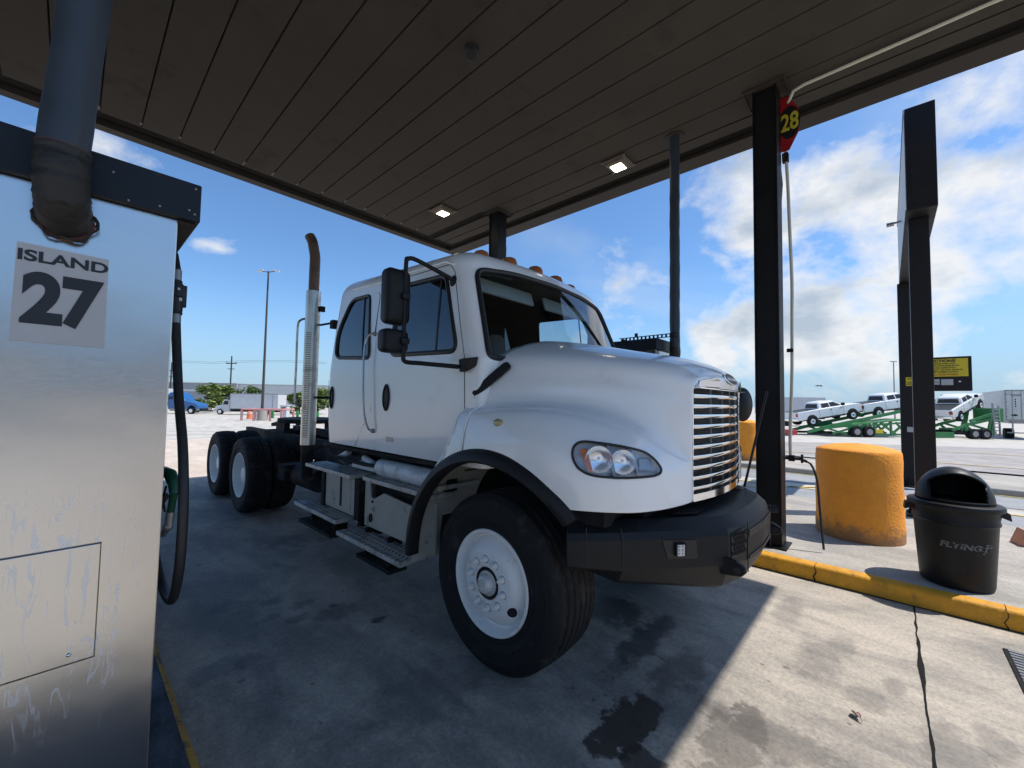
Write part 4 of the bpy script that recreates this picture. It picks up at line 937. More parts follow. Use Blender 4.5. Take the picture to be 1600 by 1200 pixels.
def sx(y,z,off=0,s=-1): return Vector((XC+s*(WZ(z)+off),y,z+0*lift(y,z)))
# windshield and windows
def ringpt(x,z,off=0):
    w=WZ(z); bulge=lerp(.27,.10,cl((z-1.92)/.72)); yc=1.985+max(0,z-1.89)*.35; ax=min(abs(x),w-.1)
    y=yc-bulge*(1-(ax/w)**2)
    if abs(x)>w-.1: y+=.115*(1-math.sqrt(max(0,1-((abs(x)-(w-.1))/.1)**2)))
    return Vector((XC+x,y-off,z))
b=BM(); g={}
for i in range(-50,50):
    for k in range(40):
        x0=i*.019; z0=1.85+k*.0195
        if inside((x0+.0095,z0+.0097),WSP):
            q=[]
            for a,c in ((i,k),(i+1,k),(i+1,k+1),(i,k+1)):
                if (a,c) not in g: g[(a,c)]=b.v(ringpt(a*.019,1.85+c*.0195,.004))
                q.append(g[(a,c)])
            b.f(q)
ws=obj('windshield',b,wsglass,truck,smooth=80)
b=BM(); b.tube([ringpt(x,z,.003) for x,z in WSP],.0205,8,closed=True,flat=1); obj('windshield_seal',b,seal,ws)
def winpane(poly,s,name):
    b=BM(); ys=[p[0] for p in poly]; zs=[p[1] for p in poly]; g={}; n=24
    for i in range(n*2):
        for k in range(n):
            y0=lerp(min(ys),max(ys),i/(2*n));y1=lerp(min(ys),max(ys),(i+1)/(2*n));z0=lerp(min(zs),max(zs),k/n);z1=lerp(min(zs),max(zs),(k+1)/n)
            if inside(((y0+y1)/2,(z0+z1)/2),poly):
                q=[]
                for a,c,y,z in ((i,k,y0,z0),(i+1,k,y1,z0),(i+1,k+1,y1,z1),(i,k+1,y0,z1)):
                    if (a,c) not in g: g[(a,c)]=b.v(sx(y,z,-.004,s))
                    q.append(g[(a,c)])
                b.f(q)
    return b
for s,sd in ((-1,'N'),(1,'F')):
    for poly,dk,bar in ((FW,'fd',((2.50,2.57),(2.47,1.95))),(RW,'rd',((3.72,2.60),(3.60,1.98)))):
        dr=parts[dk+sd+'_o']
        obj('window',winpane(poly,s,'w'),tint if (s<0 or dk=='rd') else cleargl,dr,smooth=60)
        b=BM(); b.tube([sx(y,z,.0,s) for y,z in poly],.019,8,closed=True); b.tube([sx(bar[0][0],bar[0][1],-.002,s),sx((bar[0][0]+bar[1][0])/2,2.27,-.002,s),sx(bar[1][0],bar[1][1],-.002,s)],.008,6); obj('window_seal',b,seal,dr)
    b=BM()
    for (y,z) in ((3.135,1.625),): 
        b.loft([[sx(y+.052*math.cos(a)*k,z+.115*math.sin(a)*k,o,s) for a in rng(0,2*math.pi*23/24,23)] for k,o in ((1,.0),(1,.010),(.86,.016),(.8,.006),(.02,.006))])
    obj('door_handle',b,black,parts['fd'+sd+'_o'],smooth=40)
    b=BM(); y,z=4.20,1.62; b.loft([[sx(y+.04*math.cos(a)*k,z+.115*math.sin(a)*k,o,s) for a in rng(0,2*math.pi*23/24,23)] for k,o in ((1,.0),(1,.010),(.86,.016),(.8,.006),(.02,.006))]); obj('door_handle',b,black,parts['rd'+sd+'_o'],smooth=40)
    b=BM()
    def seam(P,r=.0035): b.tube([sx(y,z,.0005,s) for y,z in P],r,5)
    seam([(2.10,1.17),(2.12,1.60),(2.13,1.90),(2.235,2.23),(2.34,2.56),(2.38,2.61),(2.43,2.638),(2.9,2.655),(3.28,2.666),(3.33,2.65),(3.355,2.60),(3.335,1.16)])
    seam([(3.70,1.17),(3.47,1.43)]); seam([(3.405,1.5),(3.405,2.20)],.002); seam([(3.41,2.20),(3.41,2.56),(3.44,2.60)],.007)
    seam([(4.29,1.17),(4.29,1.8)],.002)
    obj('door_gap',b,seal,cab)
    # drip rail and roof contour lines
    b=BM(); b.tube([sx(y,z,.003,s) for y,z in ((2.36,2.625),(2.46,2.668),(3.0,2.69),(3.6,2.70),(3.98,2.725))],.010,8); obj('drip_rail',b,white,cab)
    b=BM(); P=[sx(3.40,2.20,.008,s),sx(3.43,2.19,.045,s),sx(3.47,2.08,.055,s),sx(3.45,1.8,.055,s),sx(3.42,1.5,.053,s),sx(3.37,1.36,.04,s),sx(3.34,1.33,.008,s)]
    b.tube(cat_rom(P,6),.0095,10); gr_=obj('grab_handle',b,mat('dark_chrome',(.30,.31,.32),.15,1) if 'dark_chrome' not in MATS else MATS['dark_chrome'],truck)
    b=BM(); 
    for P_ in (P[0],P[-1]): b.sphere(P_,.02,6)
    obj('grab_foot',b,greyp,gr_)
b=BM(); b.box(XC-WZ(1.28)-.004,XC-WZ(1.28)+.01,3.02,3.13,1.255,1.295); obj('door_badge',b,greyp,truck,smooth=0,bevel=.003)
# cab rear wall bracket, roof markers
for x in (-.62,-.33,0,.33,.62):
    zr=2.787-.018*(x/.62)**2+.0; y=2.355+.06*(x/.62)**2
    b=BM(); b.loft([[Vector((XC+x+.050*k*math.cos(a),y+.085*k*math.sin(a)+o,zr+h)) for a in rng(0,2*math.pi*15/16,15)] for k,h,o in ((1.1,-.03,0),(1,.012,0),(.9,.042,.008),(.55,.062,.015),(.05,.066,.02))]); obj('roof_marker',b,amberp,truck)
# interior
b=BM(); b.box(XC-.90,XC+.90,2.02,2.42,1.66,1.90); b.box(XC-.88,XC+.88,2.0,4.3,1.18,1.24); ds=obj('dashboard',b,interior,truck,bevel=.04)
b=BM(); 
ring=[Vector((XC+.42+.22*math.cos(a),2.50+.22*math.sin(a)*.35,1.93+.22*math.sin(a)*.9)) for a in rng(0,2*math.pi*31/32,31)]; b.tube(ring,.016,8,closed=True); b.tube([(XC+.42,2.50,1.93),(XC+.42,2.40,1.80)],.03,8); b.tube([ring[0],ring[16]],.014,6); obj('steering_wheel',b,interior,truck)
for x in (-.48,.48):
    b=BM(); b.box(XC+x-.24,XC+x+.24,2.75,3.25,1.50,1.64); st=obj('seat',b,seatm,truck,bevel=.05)
    b=BM(); b.loft([[Vector((XC+x+w_*math.cos(a),3.22+d_*math.sin(a)+yo,z)) for a in rng(0,2*math.pi*19/20,19)] for z,w_,d_,yo in ((1.60,.22,.07,0),(1.7,.25,.09,.01),(1.95,.24,.085,.05),(2.12,.19,.07,.08),(2.16,.14,.06,.09),(2.34,.13,.055,.10),(2.38,.08,.03,.10))]); obj('backrest',b,seatm,st)
for x in (-.44,.44):
    b=BM(); b.box(XC+x-.36,XC+x+.36,2.30,2.33,2.45,2.58,Matrix.Rotation(R(-18),3,'X')); obj('sun_visor',b,headl,truck,bevel=.03)
b=BM(); b.box(XC-.85,XC+.85,4.20,4.24,1.24,2.55); obj('rear_trim',b,interior,truck,smooth=0)
# wipers
for x in (-.42,.35):
    b=BM(); b.tube([ringpt(x,1.93,.03),ringpt(x+.3,1.96,.03),ringpt(x+.5,2.0,.025)],.008,6); obj('wiper',b,black,truck)

# ---- nose: badge, chrome, grille
b=BM()
for s in (-1,1):
    P0=[(.19,1.708),(.20,1.752),(.26,1.768),(.44,1.742),(.452,1.706)]
    b.loft([[Vector((XC+s*w,y0-o,z)) for (w,z),y0 in zip(P0,(.746,.742,.742,.782,.789))] for o in (-.004,.010)])
obj('chrome_trim',b,chrome,truck,smooth=0,bevel=.004)
b=BM(); el=lambda k,o:[Vector((XC+.105*k*math.cos(a),.742-o-.02*math.sin(a)*k*-1.,1.772+.036*k*math.sin(a))) for a in rng(0,2*math.pi*31/32,31)]
b.loft([el(1.12,-.02),el(1.12,.012),el(1.0,.016)]); bd=obj('badge',b,chrome,truck)
b=BM(); b.loft([el(.99,.0),el(.97,.0175)]); obj('badge_field',b,seal,bd)
text('FREIGHTLINER',.030,frame_m((XC,.742-.019,1.770),(1,0,0),Vector((0,.45,.9))),.002,.0007,.88,chrome,'badge_lettering',bd)
b=BM(); b.box(XC-.466,XC+.466,.90,.93,1.08,1.72); gl_=obj('grille',b,mat('grille_mesh',(.02,.02,.02),.6),truck,smooth=0)
b=BM()
for i in range(46): b.box(XC-.46,XC+.46,.893,.899,1.09+i*.0136,1.094+i*.0136)
obj('radiator_fins',b,mat('fin_grey',(.07,.07,.072),.5,.4),gl_,smooth=0)
b=BM()
for sgn in (-1,1): b.box(XC+sgn*.468-.006,XC+sgn*.468+.006,.80,.93,1.08,1.705)
b.box(XC-.47,XC+.47,.76,.92,1.698,1.705); obj('grille_surround',b,chrome,gl_,smooth=0)
for k in range(10):
    z=1.655-k*.0575; b=BM(); rows=[]
    for w in rng(-.462,.462,20):
        y=.806-.055*(1-(w/.462)**2); rows.append([Vector((XC+w,y+dy,z+dz)) for dy,dz in ((-.012,.000),(-.009,.010),(.004,.013),(.016,.004),(.016,-.008),(-.006,-.011))])
    b.loft(rows); obj('grille_bar',b,chrome,gl_,smooth=50)
b=BM()
for w in (-.235,0,.155,.30): b.box(XC+w-.003,XC+w+.003,.775,.785,1.09,1.70)
obj('grille_rod',b,greyp,gl_,smooth=0)
b=BM(); b.loft([[Vector((XC+w,.802-.055*(1-(w/.47)**2)+dy,z)) for dy,z in ((-.004,1.068),(-.004,1.108),(.03,1.112),(.03,1.066))] for w in rng(-.47,.47,16)]); obj('grille_sill',b,chrome,gl_,smooth=40)
# ---- bumper
BP=[(1.09,1.215),(1.045,1.13),(.93,.985),(.46,.625),(.28,.575),(0,.56)]
def bpt(k,ins,z):
    P=[Vector(p) for p in BP]; P2=P+[Vector((-.34,.585)),Vector((-.5,.675))]; p=P2[k]; a=P2[max(k-1,0)]; c=P2[k+1]
    t1=(c-a).normalized(); n=Vector((-t1.y,t1.x)); n=n if n.dot(Vector((-.5,1)))>0 else -n
    if k==5: n=Vector((0,1))
    q=p+n*ins; return (q.x,q.y,z)
rowsN=[]
SEC=[(.26,1.015),(.07,1.005),(.012,.955),(0,.92),(0,.77),(.05,.655),(.09,.625),(.24,.69)]
full=[]
for k in range(6):
    zz=[0,0,0,0,0,0][k]; ztop=[-.02,-.01,0,0,0,0][k]; zb=[.15,.11,.05,-.01,-.01,0][k]
    full.append([Vector((bpt(k,i_,z_)[0],bpt(k,i_,z_)[1],z_+(ztop if z_>.9 else (zb if z_<.7 else 0)))) for i_,z_ in SEC])
rows=[[Vector((XC-p.x,p.y,p.z)) for p in r] for r in full]+[[Vector((XC+p.x,p.y,p.z)) for p in r] for r in full[:-1][::-1]]
b=BM(); b.loft(rows); bump=obj('bumper',b,blacksat,truck,smooth=18,bevel=.006)
# lamp pockets, openings, hooks on the bumper
def bface(k,t,z,off=0,s=-1):
    a=Vector(bpt(k,0,z));c=Vector(bpt(k+1,0,z)); p=a.lerp(c,t); d=(c-a).normalized(); n=Vector((d.y,-d.x,0)); n=n if n.y<0 else -n
    q=p+n*off; return Vector((XC+s*q.x,q.y,q.z))
for s in (-1,1):
    b=BM(); b.loft([[bface(2,t_,z,.0018,s) for t_,z in ((.36,.915),(.68,.91),(.69,.815),(.41,.82))],[bface(2,t_,z,.0045,s) for t_,z in ((.36,.915),(.68,.91),(.69,.815),(.41,.82))]]); pk=obj('lamp_pocket',b,seal,bump,smooth=0)
    b=BM(); b.loft([[bface(2,t_,z,o,s) for t_,z in ((.47,.90),(.57,.90),(.57,.835),(.47,.835))] for o in (.006,.022)]); obj('lamp_body',b,black,pk,smooth=0,bevel=.003)
    b=BM(); b.loft([[bface(2,t_,z,o,s) for t_,z in ((.48,.895),(.545,.895),(.545,.84),(.48,.84))] for o in (.023,.026)]); obj('led_lens',b,mat('led_lens',(.55,.56,.58),.15,.5) if 'led_lens' not in MATS else MATS['led_lens'],pk,smooth=0)
    b=BM()
    for i in range(2):
        for k in range(3): b.sphere(bface(2,.495+.034*i,.850+.018*k,.027,s),.006,5)
    obj('led_cell',b,boxw,pk)
    b=BM(); b.loft([[bface(3,t_,z,o,s) for t_,z in ((.10,.925),(.80,.945),(.88,.83),(.12,.80))] for o in (.0015,.004)]); hx=obj('mesh_opening',b,seal,bump,smooth=0)
    b=BM()
    for i in range(5):
        for k in range(5):
            tt=.2+.15*i+(.07 if k%2 else 0); z=.825+.024*k
            if tt<.84: b.tube([bface(3,tt+.055*math.cos(a),z+.011*math.sin(a),.006,s) for a in rng(0,2*math.pi*5/6,5)],.0022,4,closed=True)
    obj('hex_mesh',b,blacksat,hx,smooth=0)
    # tow hook plate
    b=BM(); rows=[]
    for o in (-.02,.02): rows.append([Vector((XC+s*(.47+o*.8),y,z)) for y,z in ((.66,.82),(.585,.805),(.545,.785),(.538,.76),(.56,.735),(.66,.72))])
    b.loft(rows); hk=obj('tow_hook',b,blacksat,bump,smooth=0,bevel=.006)
    b=BM(); b.cyl((XC+s*(.47-.022),.578,.765),(XC+s*(.47+.022),.578,.765),.018,.018,16); obj('hook_eye',b,seal,hk)
    # top opening and lower mesh
    b=BM(); tp=lambda w,y,z=1.0:(XC+s*w,y,z)
    b.prism([(.60,.86),(.50,.775),(.36,.775),(.42,.86)],lambda w,y:(XC+s*w,y,1.0165),lambda w,y:(XC+s*w,y,1.0185)); obj('top_opening',b,seal,bump,smooth=0)
    b=BM(); b.tube([bface(1,.02,.975,.001,s),bface(1,.05,.80,.001,s)],.0025,5); b.tube([bface(1,.95,.98,.001,s),bface(1,1.0,.92,.001,s),bface(1,1.0,.79,.001,s)],.003,5); b.tube([bface(3,.97,.97,.001,s),bface(3,.97,.70,.001,s)],.003,5); obj('weld_seam',b,seal,bump)
b=BM()
for za,zb_ in ((.885,.925),(.765,.785)): b.loft([[Vector((XC+w,.5575+abs(w)/.28*.015+o,z)) for o,z in ((0,za),(-.002,za),(-.002,zb_),(0,zb_))] for w in (-.27,0,.27)])
obj('bumper_slot',b,seal,bump,smooth=0)
b=BM(); b.box(XC-.75,XC+.75,.95,1.3,.86,1.07); b.box(XC-1.0,XC+1.0,1.05,1.25,.98,1.06); obj('bumper_mount',b,framem,truck,smooth=0)
b=BM(); b.cyl((3.60,.70,.83),(3.66,.63,.83),.028,.028,14); obj('tow_eye',b,framem,truck)
b=BM(); b.tube([(XC+.62,.80,1.0),(XC+.70,.66,1.72)],.009,6); obj('guide_rod',b,black,truck)
# ---- wheels
def tyre_mesh(w,Rr,kind):
    prof=[(.30,.012),(.31,.0),(.322,.001),(.326,-.003),(.334,-.003),(.338,.001),(.36,-.006),(.372,-.010),(.375,-.013),(.379,-.013),(.382,-.011),(.41,-.014),(.438,-.0145),(.441,-.0175),(.446,-.0175),(.449,-.0145),(.470,-.011),(.488,-.005),(Rr-.022,.012),(Rr-.008,.028)]
    n=180 if kind!='f' else 144
    tread=[]; m=34
    for k in range(m+1): tread.append((Rr,.036+(w-.072)*k/m))
    prof2=[(r,w-h) for r,h in prof[::-1]]
    P=prof+tread+prof2; b=BM()
    def fn(r,h,t,j):
        if len(prof)<=j<len(prof)+m+1:
            u=(h-.036)/(w-.072); r-=.010*(2*u-1)**2
            if kind=='f':
                for g in (.14,.32,.5,.68,.86):
                    z=.010*(1 if int(t/(2*math.pi)*72)%2 else -1)
                    if abs(u-g+z*.6)<.018: r-=.013
                if (u<.10 or u>.90) and int(t/(2*math.pi)*96)%3==0: r-=.003
            else:
                for g in (.28,.5,.72):
                    if abs(u-g)<.02: r-=.014
                q=(t/(2*math.pi)*60+ (0 if u<.28 else .5 if u<.5 else .0 if u<.72 else .5)+abs(u-.5)*1.4)%1
                if q<.26: r-=.013
        elif j>=len(prof)-2 and j<len(prof) or j>len(prof)+m and j<len(prof)+m+3:
            if kind!='f' and (t/(2*math.pi)*60+.7)%1<.26: r-=.010
        return r
    b.lathe(P,n if kind=='f' else 240,(0,0,0),'x',fn); return b
def wheel(x,y,z,kind,out,parent,first=None):
    # built with the outer face at local x=0 looking toward -x
    if first:
        c=copy_tree(first,parent); c.location=Vector((x,y,z))-WO[parent]; c.rotation_euler=(0,0,0 if out<0 else math.pi); return c
    b=BM()
    if kind=='f':
        b.lathe([(.300,.004),(.308,.0),(.303,-.008),(.294,-.008),(.286,.004),(.282,.03),(.272,.055),(.262,.058),(.25,.045),(.225,.012),(.20,-.012),(.185,-.018),(.172,-.02),(.095,-.020),(.088,-.008),(.086,.03)],72,(0,0,0),'x')
    else:
        b.lathe([(.300,.010),(.308,.002),(.303,-.006),(.294,-.004),(.287,.01),(.280,.05),(.268,.10),(.262,.14),(.25,.165),(.19,.172),(.13,.172),(.125,.165),(.12,.14),(.11,.09),(.09,.075),(.001,.07)],72,(0,0,0),'x')
    w=obj('wheel',b,wheelp,None,smooth=40); 
    ty=obj('tyre',tyre_mesh(.37 if kind=='f' else .275,AR,kind),rubber,None,smooth=35); ty.parent=w
    if kind=='f':
        b=BM(); b.lathe([(.074,-.012),(.070,-.024),(.062,-.026),(.058,-.020),(.055,-.03),(.05,-.05),(.046,-.056),(.036,-.060),(.034,-.066),(.020,-.068),(.001,-.068)],48,(0,0,0),'x'); h=obj('hub',b,mat('dirty_hub',(.62,.62,.60),.4,.2,var=.2,dirt=(.08,.075,.07),dscale=14,dthr=.52),None); h.parent=w
        b=BM(); b.lathe([(.092,-.0205),(.090,-.0215),(.060,-.0135)],40,(0,0,0),'x'); h=obj('hub_recess_shade',b,framem,None); h.parent=w  # black ring: shadow of the gap round the hub, put into its colour
        b=BM(); a=R(-28); c=(.228*math.cos(a),.228*math.sin(a)); el=[]
        # hand hole: dark oval pocket with a raised lip, low and forward
        rd=Vector((0,-.86,-.51)).normalized(); cc=Vector((.003,0,0))+rd*.217; q=Vector((-.82,.57*rd.y,.57*rd.z)).to_track_quat('X','Z')
        tn=Vector((1,0,0)).cross(rd).normalized(); nn_=Vector((-.82,.57*rd.y,.57*rd.z)); un=nn_.cross(tn).normalized()
        ring=lambda k,o:[cc+tn*(.037*k*math.cos(t_))+un*(.031*k*math.sin(t_))+nn_*(o-.0045*math.cos(t_)**2) for t_ in rng(0,2*math.pi*27/28,27)]
        b.tube(ring(1.05,.006),.004,6,closed=True); hh=obj('hand_hole_lip',b,wheelp,None); hh.parent=w
        b=BM(); b.loft([ring(1,.003),ring(.98,.007)]); hh=obj('hand_hole',b,MATS['rubber_seal'],None); hh.parent=w
        b=BM(); b.cyl((-.0185,.138,0),(-.029,.138,0),.0205,.0185,14); b.cyl((-.029,.138,0),(-.048,.138,0),.0160,.0150,6); b.cyl((-.048,.138,0),(-.060,.138,0),.009,.008,8)
        lu=obj('lug_nut',b,wheelp,None,smooth=30)
        b=BM()
        for k in range(10): aa=2*math.pi*k/10+R(12); b.lathe([(.0275,-.0192),(.0205,-.0205)],16,(0,.138*math.cos(aa),.138*math.sin(aa)),'x')
        gr=obj('nut_shade',b,framem,None); gr.parent=w  # dark rings put the shade round each nut into the colour
        for k in range(10):
            l_2=lu if k==0 else lu.copy()
            if k: S.collection.objects.link(l_2)
            l_2.parent=w; l_2.rotation_euler=(R(36*k+12),0,0)
    else:
        b=BM(); b.lathe([(.105,.09),(.10,.05),(.095,.045),(.001,.042)],32,(0,0,0),'x'); h=obj('hub',b,wheelp,None); h.parent=w
        b=BM()
        for k in range(10): a=2*math.pi*k/10; b.cyl((.172,.168*math.cos(a),.168*math.sin(a)),(.14,.168*math.cos(a),.168*math.sin(a)),.016,.014,8)
        h=obj('lug_nuts',b,wheelp,None); h.parent=w
    w.parent=parent; w.location=Vector((x,y,z))-WO[parent]; w.rotation_euler=(0,0,0 if out<0 else math.pi); return w
XN=1.745
w0=wheel(XN,AY,AR,'f',-1,truck); w0.rotation_euler=(0,0,R(0)); wheel(2*XC-XN,AY,AR,'f',1,truck,w0)
RY1,RY2=6.68,8.12; XR=1.635
w1=wheel(XR,RY1,AR,'r',-1,truck)
for (x,y,o) in ((XR,RY2,-1),(2*XC-XR,RY1,1),(2*XC-XR,RY2,1)): wheel(x,y,AR,'r',o,truck,w1)
# inner duals
for (x,y,o) in ((XR+.31,RY1,-1),(XR+.31,RY2,-1),(2*XC-XR-.31,RY1,1),(2*XC-XR-.31,RY2,1)): wheel(x,y,AR,'r',o,truck,w1)
b=BM()
for y,r in ((AY,.05),(RY1,.09),(RY2,.09)): b.cyl((XN+.2,y,AR),(2*XC-XN-.2,y,AR),r,r,14)
b.sphere((XC,RY1,AR),.2,8); b.sphere((XC,RY2,AR),.2,8); obj('axle',b,framem,truck)
# ---- chassis
b=BM()
for s in (-1,1):
    x=XC+s*.43; b.box(x-.04,x+.04,1.0,9.3,.78,1.04)
for y in (1.2,2.6,3.6,4.9,5.8,7.4,8.8,9.25): b.box(XC-.39,XC+.39,y-.03,y+.03,.84,.98)
obj('chassis_frame',b,framem,truck,smooth=0)
b=BM(); b.box(XC-.35,XC+.35,1.2,2.6,.6,1.35); b.cyl((XC,2.6,.8),(XC,RY1,.65),.06,.06,12); b.box(XC-.85,XC+.85,2.3,4.2,1.08,1.15); obj('engine',b,framem,truck,smooth=0,bevel=.03)
b=BM(); b.box(XC-.80,XC-.45,2.42,4.36,1.02,1.10); b.tube([(XC-.93,2.5,1.125),(XC-.95,4.5,1.11),(XC-.94,4.7,1.06)],.022,8); b.tube([(XC-.93,2.6,1.04),(XC-.95,3.6,1.0),(XC-.90,4.6,1.0)],.018,8); b.tube([(XC-.7,2.8,.98),(XC-.85,3.0,1.06),(XC-.9,3.3,1.02)],.015,6); obj('cab_sill',b,framem,truck)
# fifth wheel
b=BM(); fy=7.45; pl=[]
for a in rng(0,2*math.pi*31/32,31): pl.append((.48*math.cos(a),.42*math.sin(a)))
b.prism(pl,lambda x,y:(XC+x,fy+y,1.20+.03*y),lambda x,y:(XC+x,fy+y,1.265+.03*y)); b.box(XC-.30,XC-.12,fy+.35,fy+.95,1.13,1.19,Matrix.Rotation(R(-8),3,'X')); b.box(XC+.12,XC+.30,fy+.35,fy+.95,1.13,1.19,Matrix.Rotation(R(-8),3,'X')); b.box(XC-.45,XC-.36,fy-.2,fy+.2,1.04,1.2); b.box(XC+.36,XC+.45,fy-.2,fy+.2,1.04,1.2); obj('fifth_wheel',b,framem,truck,smooth=40,bevel=.006)
b=BM(); b.box(XC-.42,XC+.42,4.6,5.5,1.05,1.11); b.box(XC-.3,XC+.1,5.6,6.2,1.05,1.16); b.tube([(XC-.2,4.5,1.5),(XC-.3,5.0,1.25),(XC-.2,5.6,1.3),(XC-.1,6.3,1.15)],.018,6); b.tube([(XC+.2,4.5,1.55),(XC+.3,5.2,1.3),(XC+.1,6.0,1.2)],.018,6); obj('deck_plate',b,framem,truck)
# tail pieces near the rear axle
b=BM(); b.box(XC-.95,XC-.6,5.65,5.9,.55,.75); b.cyl((XC-.75,5.0,.62),(XC-.75,5.7,.62),.14,.14,18); obj('air_tank',b,framem,truck,bevel=.01)
# steps and tool boxes on the near side
def step(y0,y1,x0,x1,z,label=None,dark=False):
    b=BM(); b.box(x0,x1,y0,y1,z-.035,z); st=obj('step',b,framem if dark else alu,truck,smooth=0,bevel=.004)
    b=BM(); n=int((y1-y0)/.048); 
    for r_ in range(4):
        for i in range(n):
            y=y0+.03+i*(y1-y0-.06)/max(1,n-1)+(.012 if r_%2 else 0); xx=x0+.03+r_*(x1-x0-.06)/3
            b.box(xx-.016,xx+.016,y-.007,y+.007,z+.0005,z+.0015,Matrix.Rotation(R(35 if r_%2 else -35),3,'Z'))
    for r_ in range(4):
        pass
    obj('tread_holes',b,seal,st,smooth=0)
    return st
step(3.60,4.62,1.74,1.97,.915); step(2.42,3.43,1.78,1.99,.925)
step(3.74,4.76,1.69,1.90,.49); step(2.60,3.64,1.655,1.88,.43)
step(3.95,4.75,1.74,1.92,.30,dark=True); step(2.95,3.5,1.78,1.95,.24,dark=True)
b=BM(); b.box(1.86,2.3,3.66,4.42,.50,.88); b.box(1.855,1.862,3.80,4.35,.52,.86); obj('battery_box',b,beige,truck,smooth=0,bevel=.01)
b=BM(); b.box(1.84,1.90,3.60,3.70,.48,.88); b.box(1.84,1.90,4.36,4.44,.48,.88); b.box(1.85,1.858,3.98,4.02,.55,.84); obj('box_strap',b,framem,truck,smooth=0,bevel=.01)
b=BM()
b.prism([(2.46,.47),(3.52,.47),(3.52,.90),(3.44,.90),(3.42,.735),(3.36,.725),(3.20,.80),(2.78,.77),(2.74,.70),(2.70,.70),(2.50,.84),(2.46,.84)],lambda y,z:(1.86,y,z),lambda y,z:(1.875,y,z)); sb=obj('tank_shield',b,beige,truck,smooth=0)
b=BM(); b.box(1.95,2.3,2.5,3.5,.5,.86); obj('tank_body',b,framem,truck,smooth=0)
b=BM()
for (y,z,r) in ((3.40,.555,.032),(2.72,.545,.036)):
    b.tube([(1.852,y+r*.5*math.cos(a),z+r*math.sin(a)) for a in rng(0,2*math.pi*15/16,15)],.008,6,closed=True)
for (y,z) in ((3.38,.70),(2.66,.68)): b.sphere((1.856,y,z),.011,6)
obj('tie_ring',b,framem,sb)
b=BM(); b.cyl((1.935,2.46,.995),(1.935,3.38,.995),.078,.078,24); at=obj('side_air_tank',b,tankg,truck,bevel=.01)
b=BM(); b.cyl((1.935,2.41,.995),(1.935,2.46,.995),.05,.06,12); b.box(1.89,1.98,2.37,2.43,.94,1.04); obj('tank_valve',b,black,at)
b=BM(); b.tube([(1.95,3.55,1.0),(1.97,3.75,1.03),(2.1,4.0,1.0)],.04,8); b.tube([(1.97,4.1,1.06),(2.0,4.35,.98),(2.1,4.4,.90)],.035,8); b.box(1.93,2.2,3.5,3.95,.93,.99); obj('frame_clutter',b,tankg,truck,smooth=40,bevel=.01)
b=BM()
for (y,x0) in ((4.05,1.72),(4.60,1.72),(3.05,1.74),(3.42,1.74)): b.box(1.82,1.95,y-.015,y+.015,.24,.47)
for y in (3.7,4.5,2.7,3.4): b.box(1.9,2.4,y-.025,y+.025,.40,.50)
obj('step_bracket',b,framem,truck,smooth=0)
# ---- exhaust stack
sxx,sy_=1.825,4.80
b=BM(); b.cyl((sxx,sy_,1.09),(sxx,sy_,2.83),.078,.078,28); stack=obj('exhaust_stack',b,dullchrome,truck,smooth=40)
b=BM(); b.tube([tuple(p) for p in cat_rom([(sxx,sy_,2.75),(sxx,sy_,3.05),(sxx,sy_,3.22),(sxx-.01,sy_+.015,3.32),(sxx-.022,sy_+.035,3.41),(sxx-.042,sy_+.07,3.48)],6)],.056,20,cap=False); obj('stack_tip',b,rust,stack)
b=BM(); 
for i in range(62):
    if 45<i<49: continue
    z=1.42+ i*.0205 if i<46 else 1.18+(i-49)*.0205*.9
    a=R(196); 
    for da in (-.28,.0,.28):
        aa=R(222)+da*.9; c=Vector((sxx+.0785*math.cos(aa),sy_+.0785*math.sin(aa),z)); b.box(c.x-.004,c.x+.004,c.y-.011,c.y+.011,c.z-.003,c.z+.003,Matrix.Rotation(aa,3,'Z'))
obj('shield_slots',b,seal,stack,smooth=0)
b=BM(); gx,gy=sxx-.09,sy_+.10; b.tube([tuple(p) for p in cat_rom([(sxx-.04,sy_+.06,2.52),(gx,gy,2.50),(gx-.02,gy+.03,2.42),(gx-.02,gy+.03,2.0),(gx-.02,gy+.03,1.62),(gx,gy,1.54),(sxx-.04,sy_+.06,1.52)],6)],.0125,8); obj('grab_rail',b,dullchrome,stack)
b=BM(); b.tube([(sxx+.07,sy_-.04,2.45),(sxx+.1,4.55,2.45),(sxx+.12,4.42,2.44)],.012,6); b.box(sxx+.07,sxx+.13,4.42,4.50,2.38,2.47); b.tube([(sxx+.07,sy_-.04,1.62),(sxx+.12,4.42,1.62)],.015,6); b.box(sxx+.05,sxx+.10,sy_-.09,sy_-.05,2.60,2.66); obj('stack_bracket',b,framem,stack)
b=BM(); b.cyl((sxx,sy_,.70),(sxx,sy_,1.09),.06,.07,20); b.tube([(sxx,sy_,.75),(sxx+.1,sy_-.1,.62),(XC-.3,3.6,.6)],.06,12); obj('exhaust_elbow',b,framem,stack)
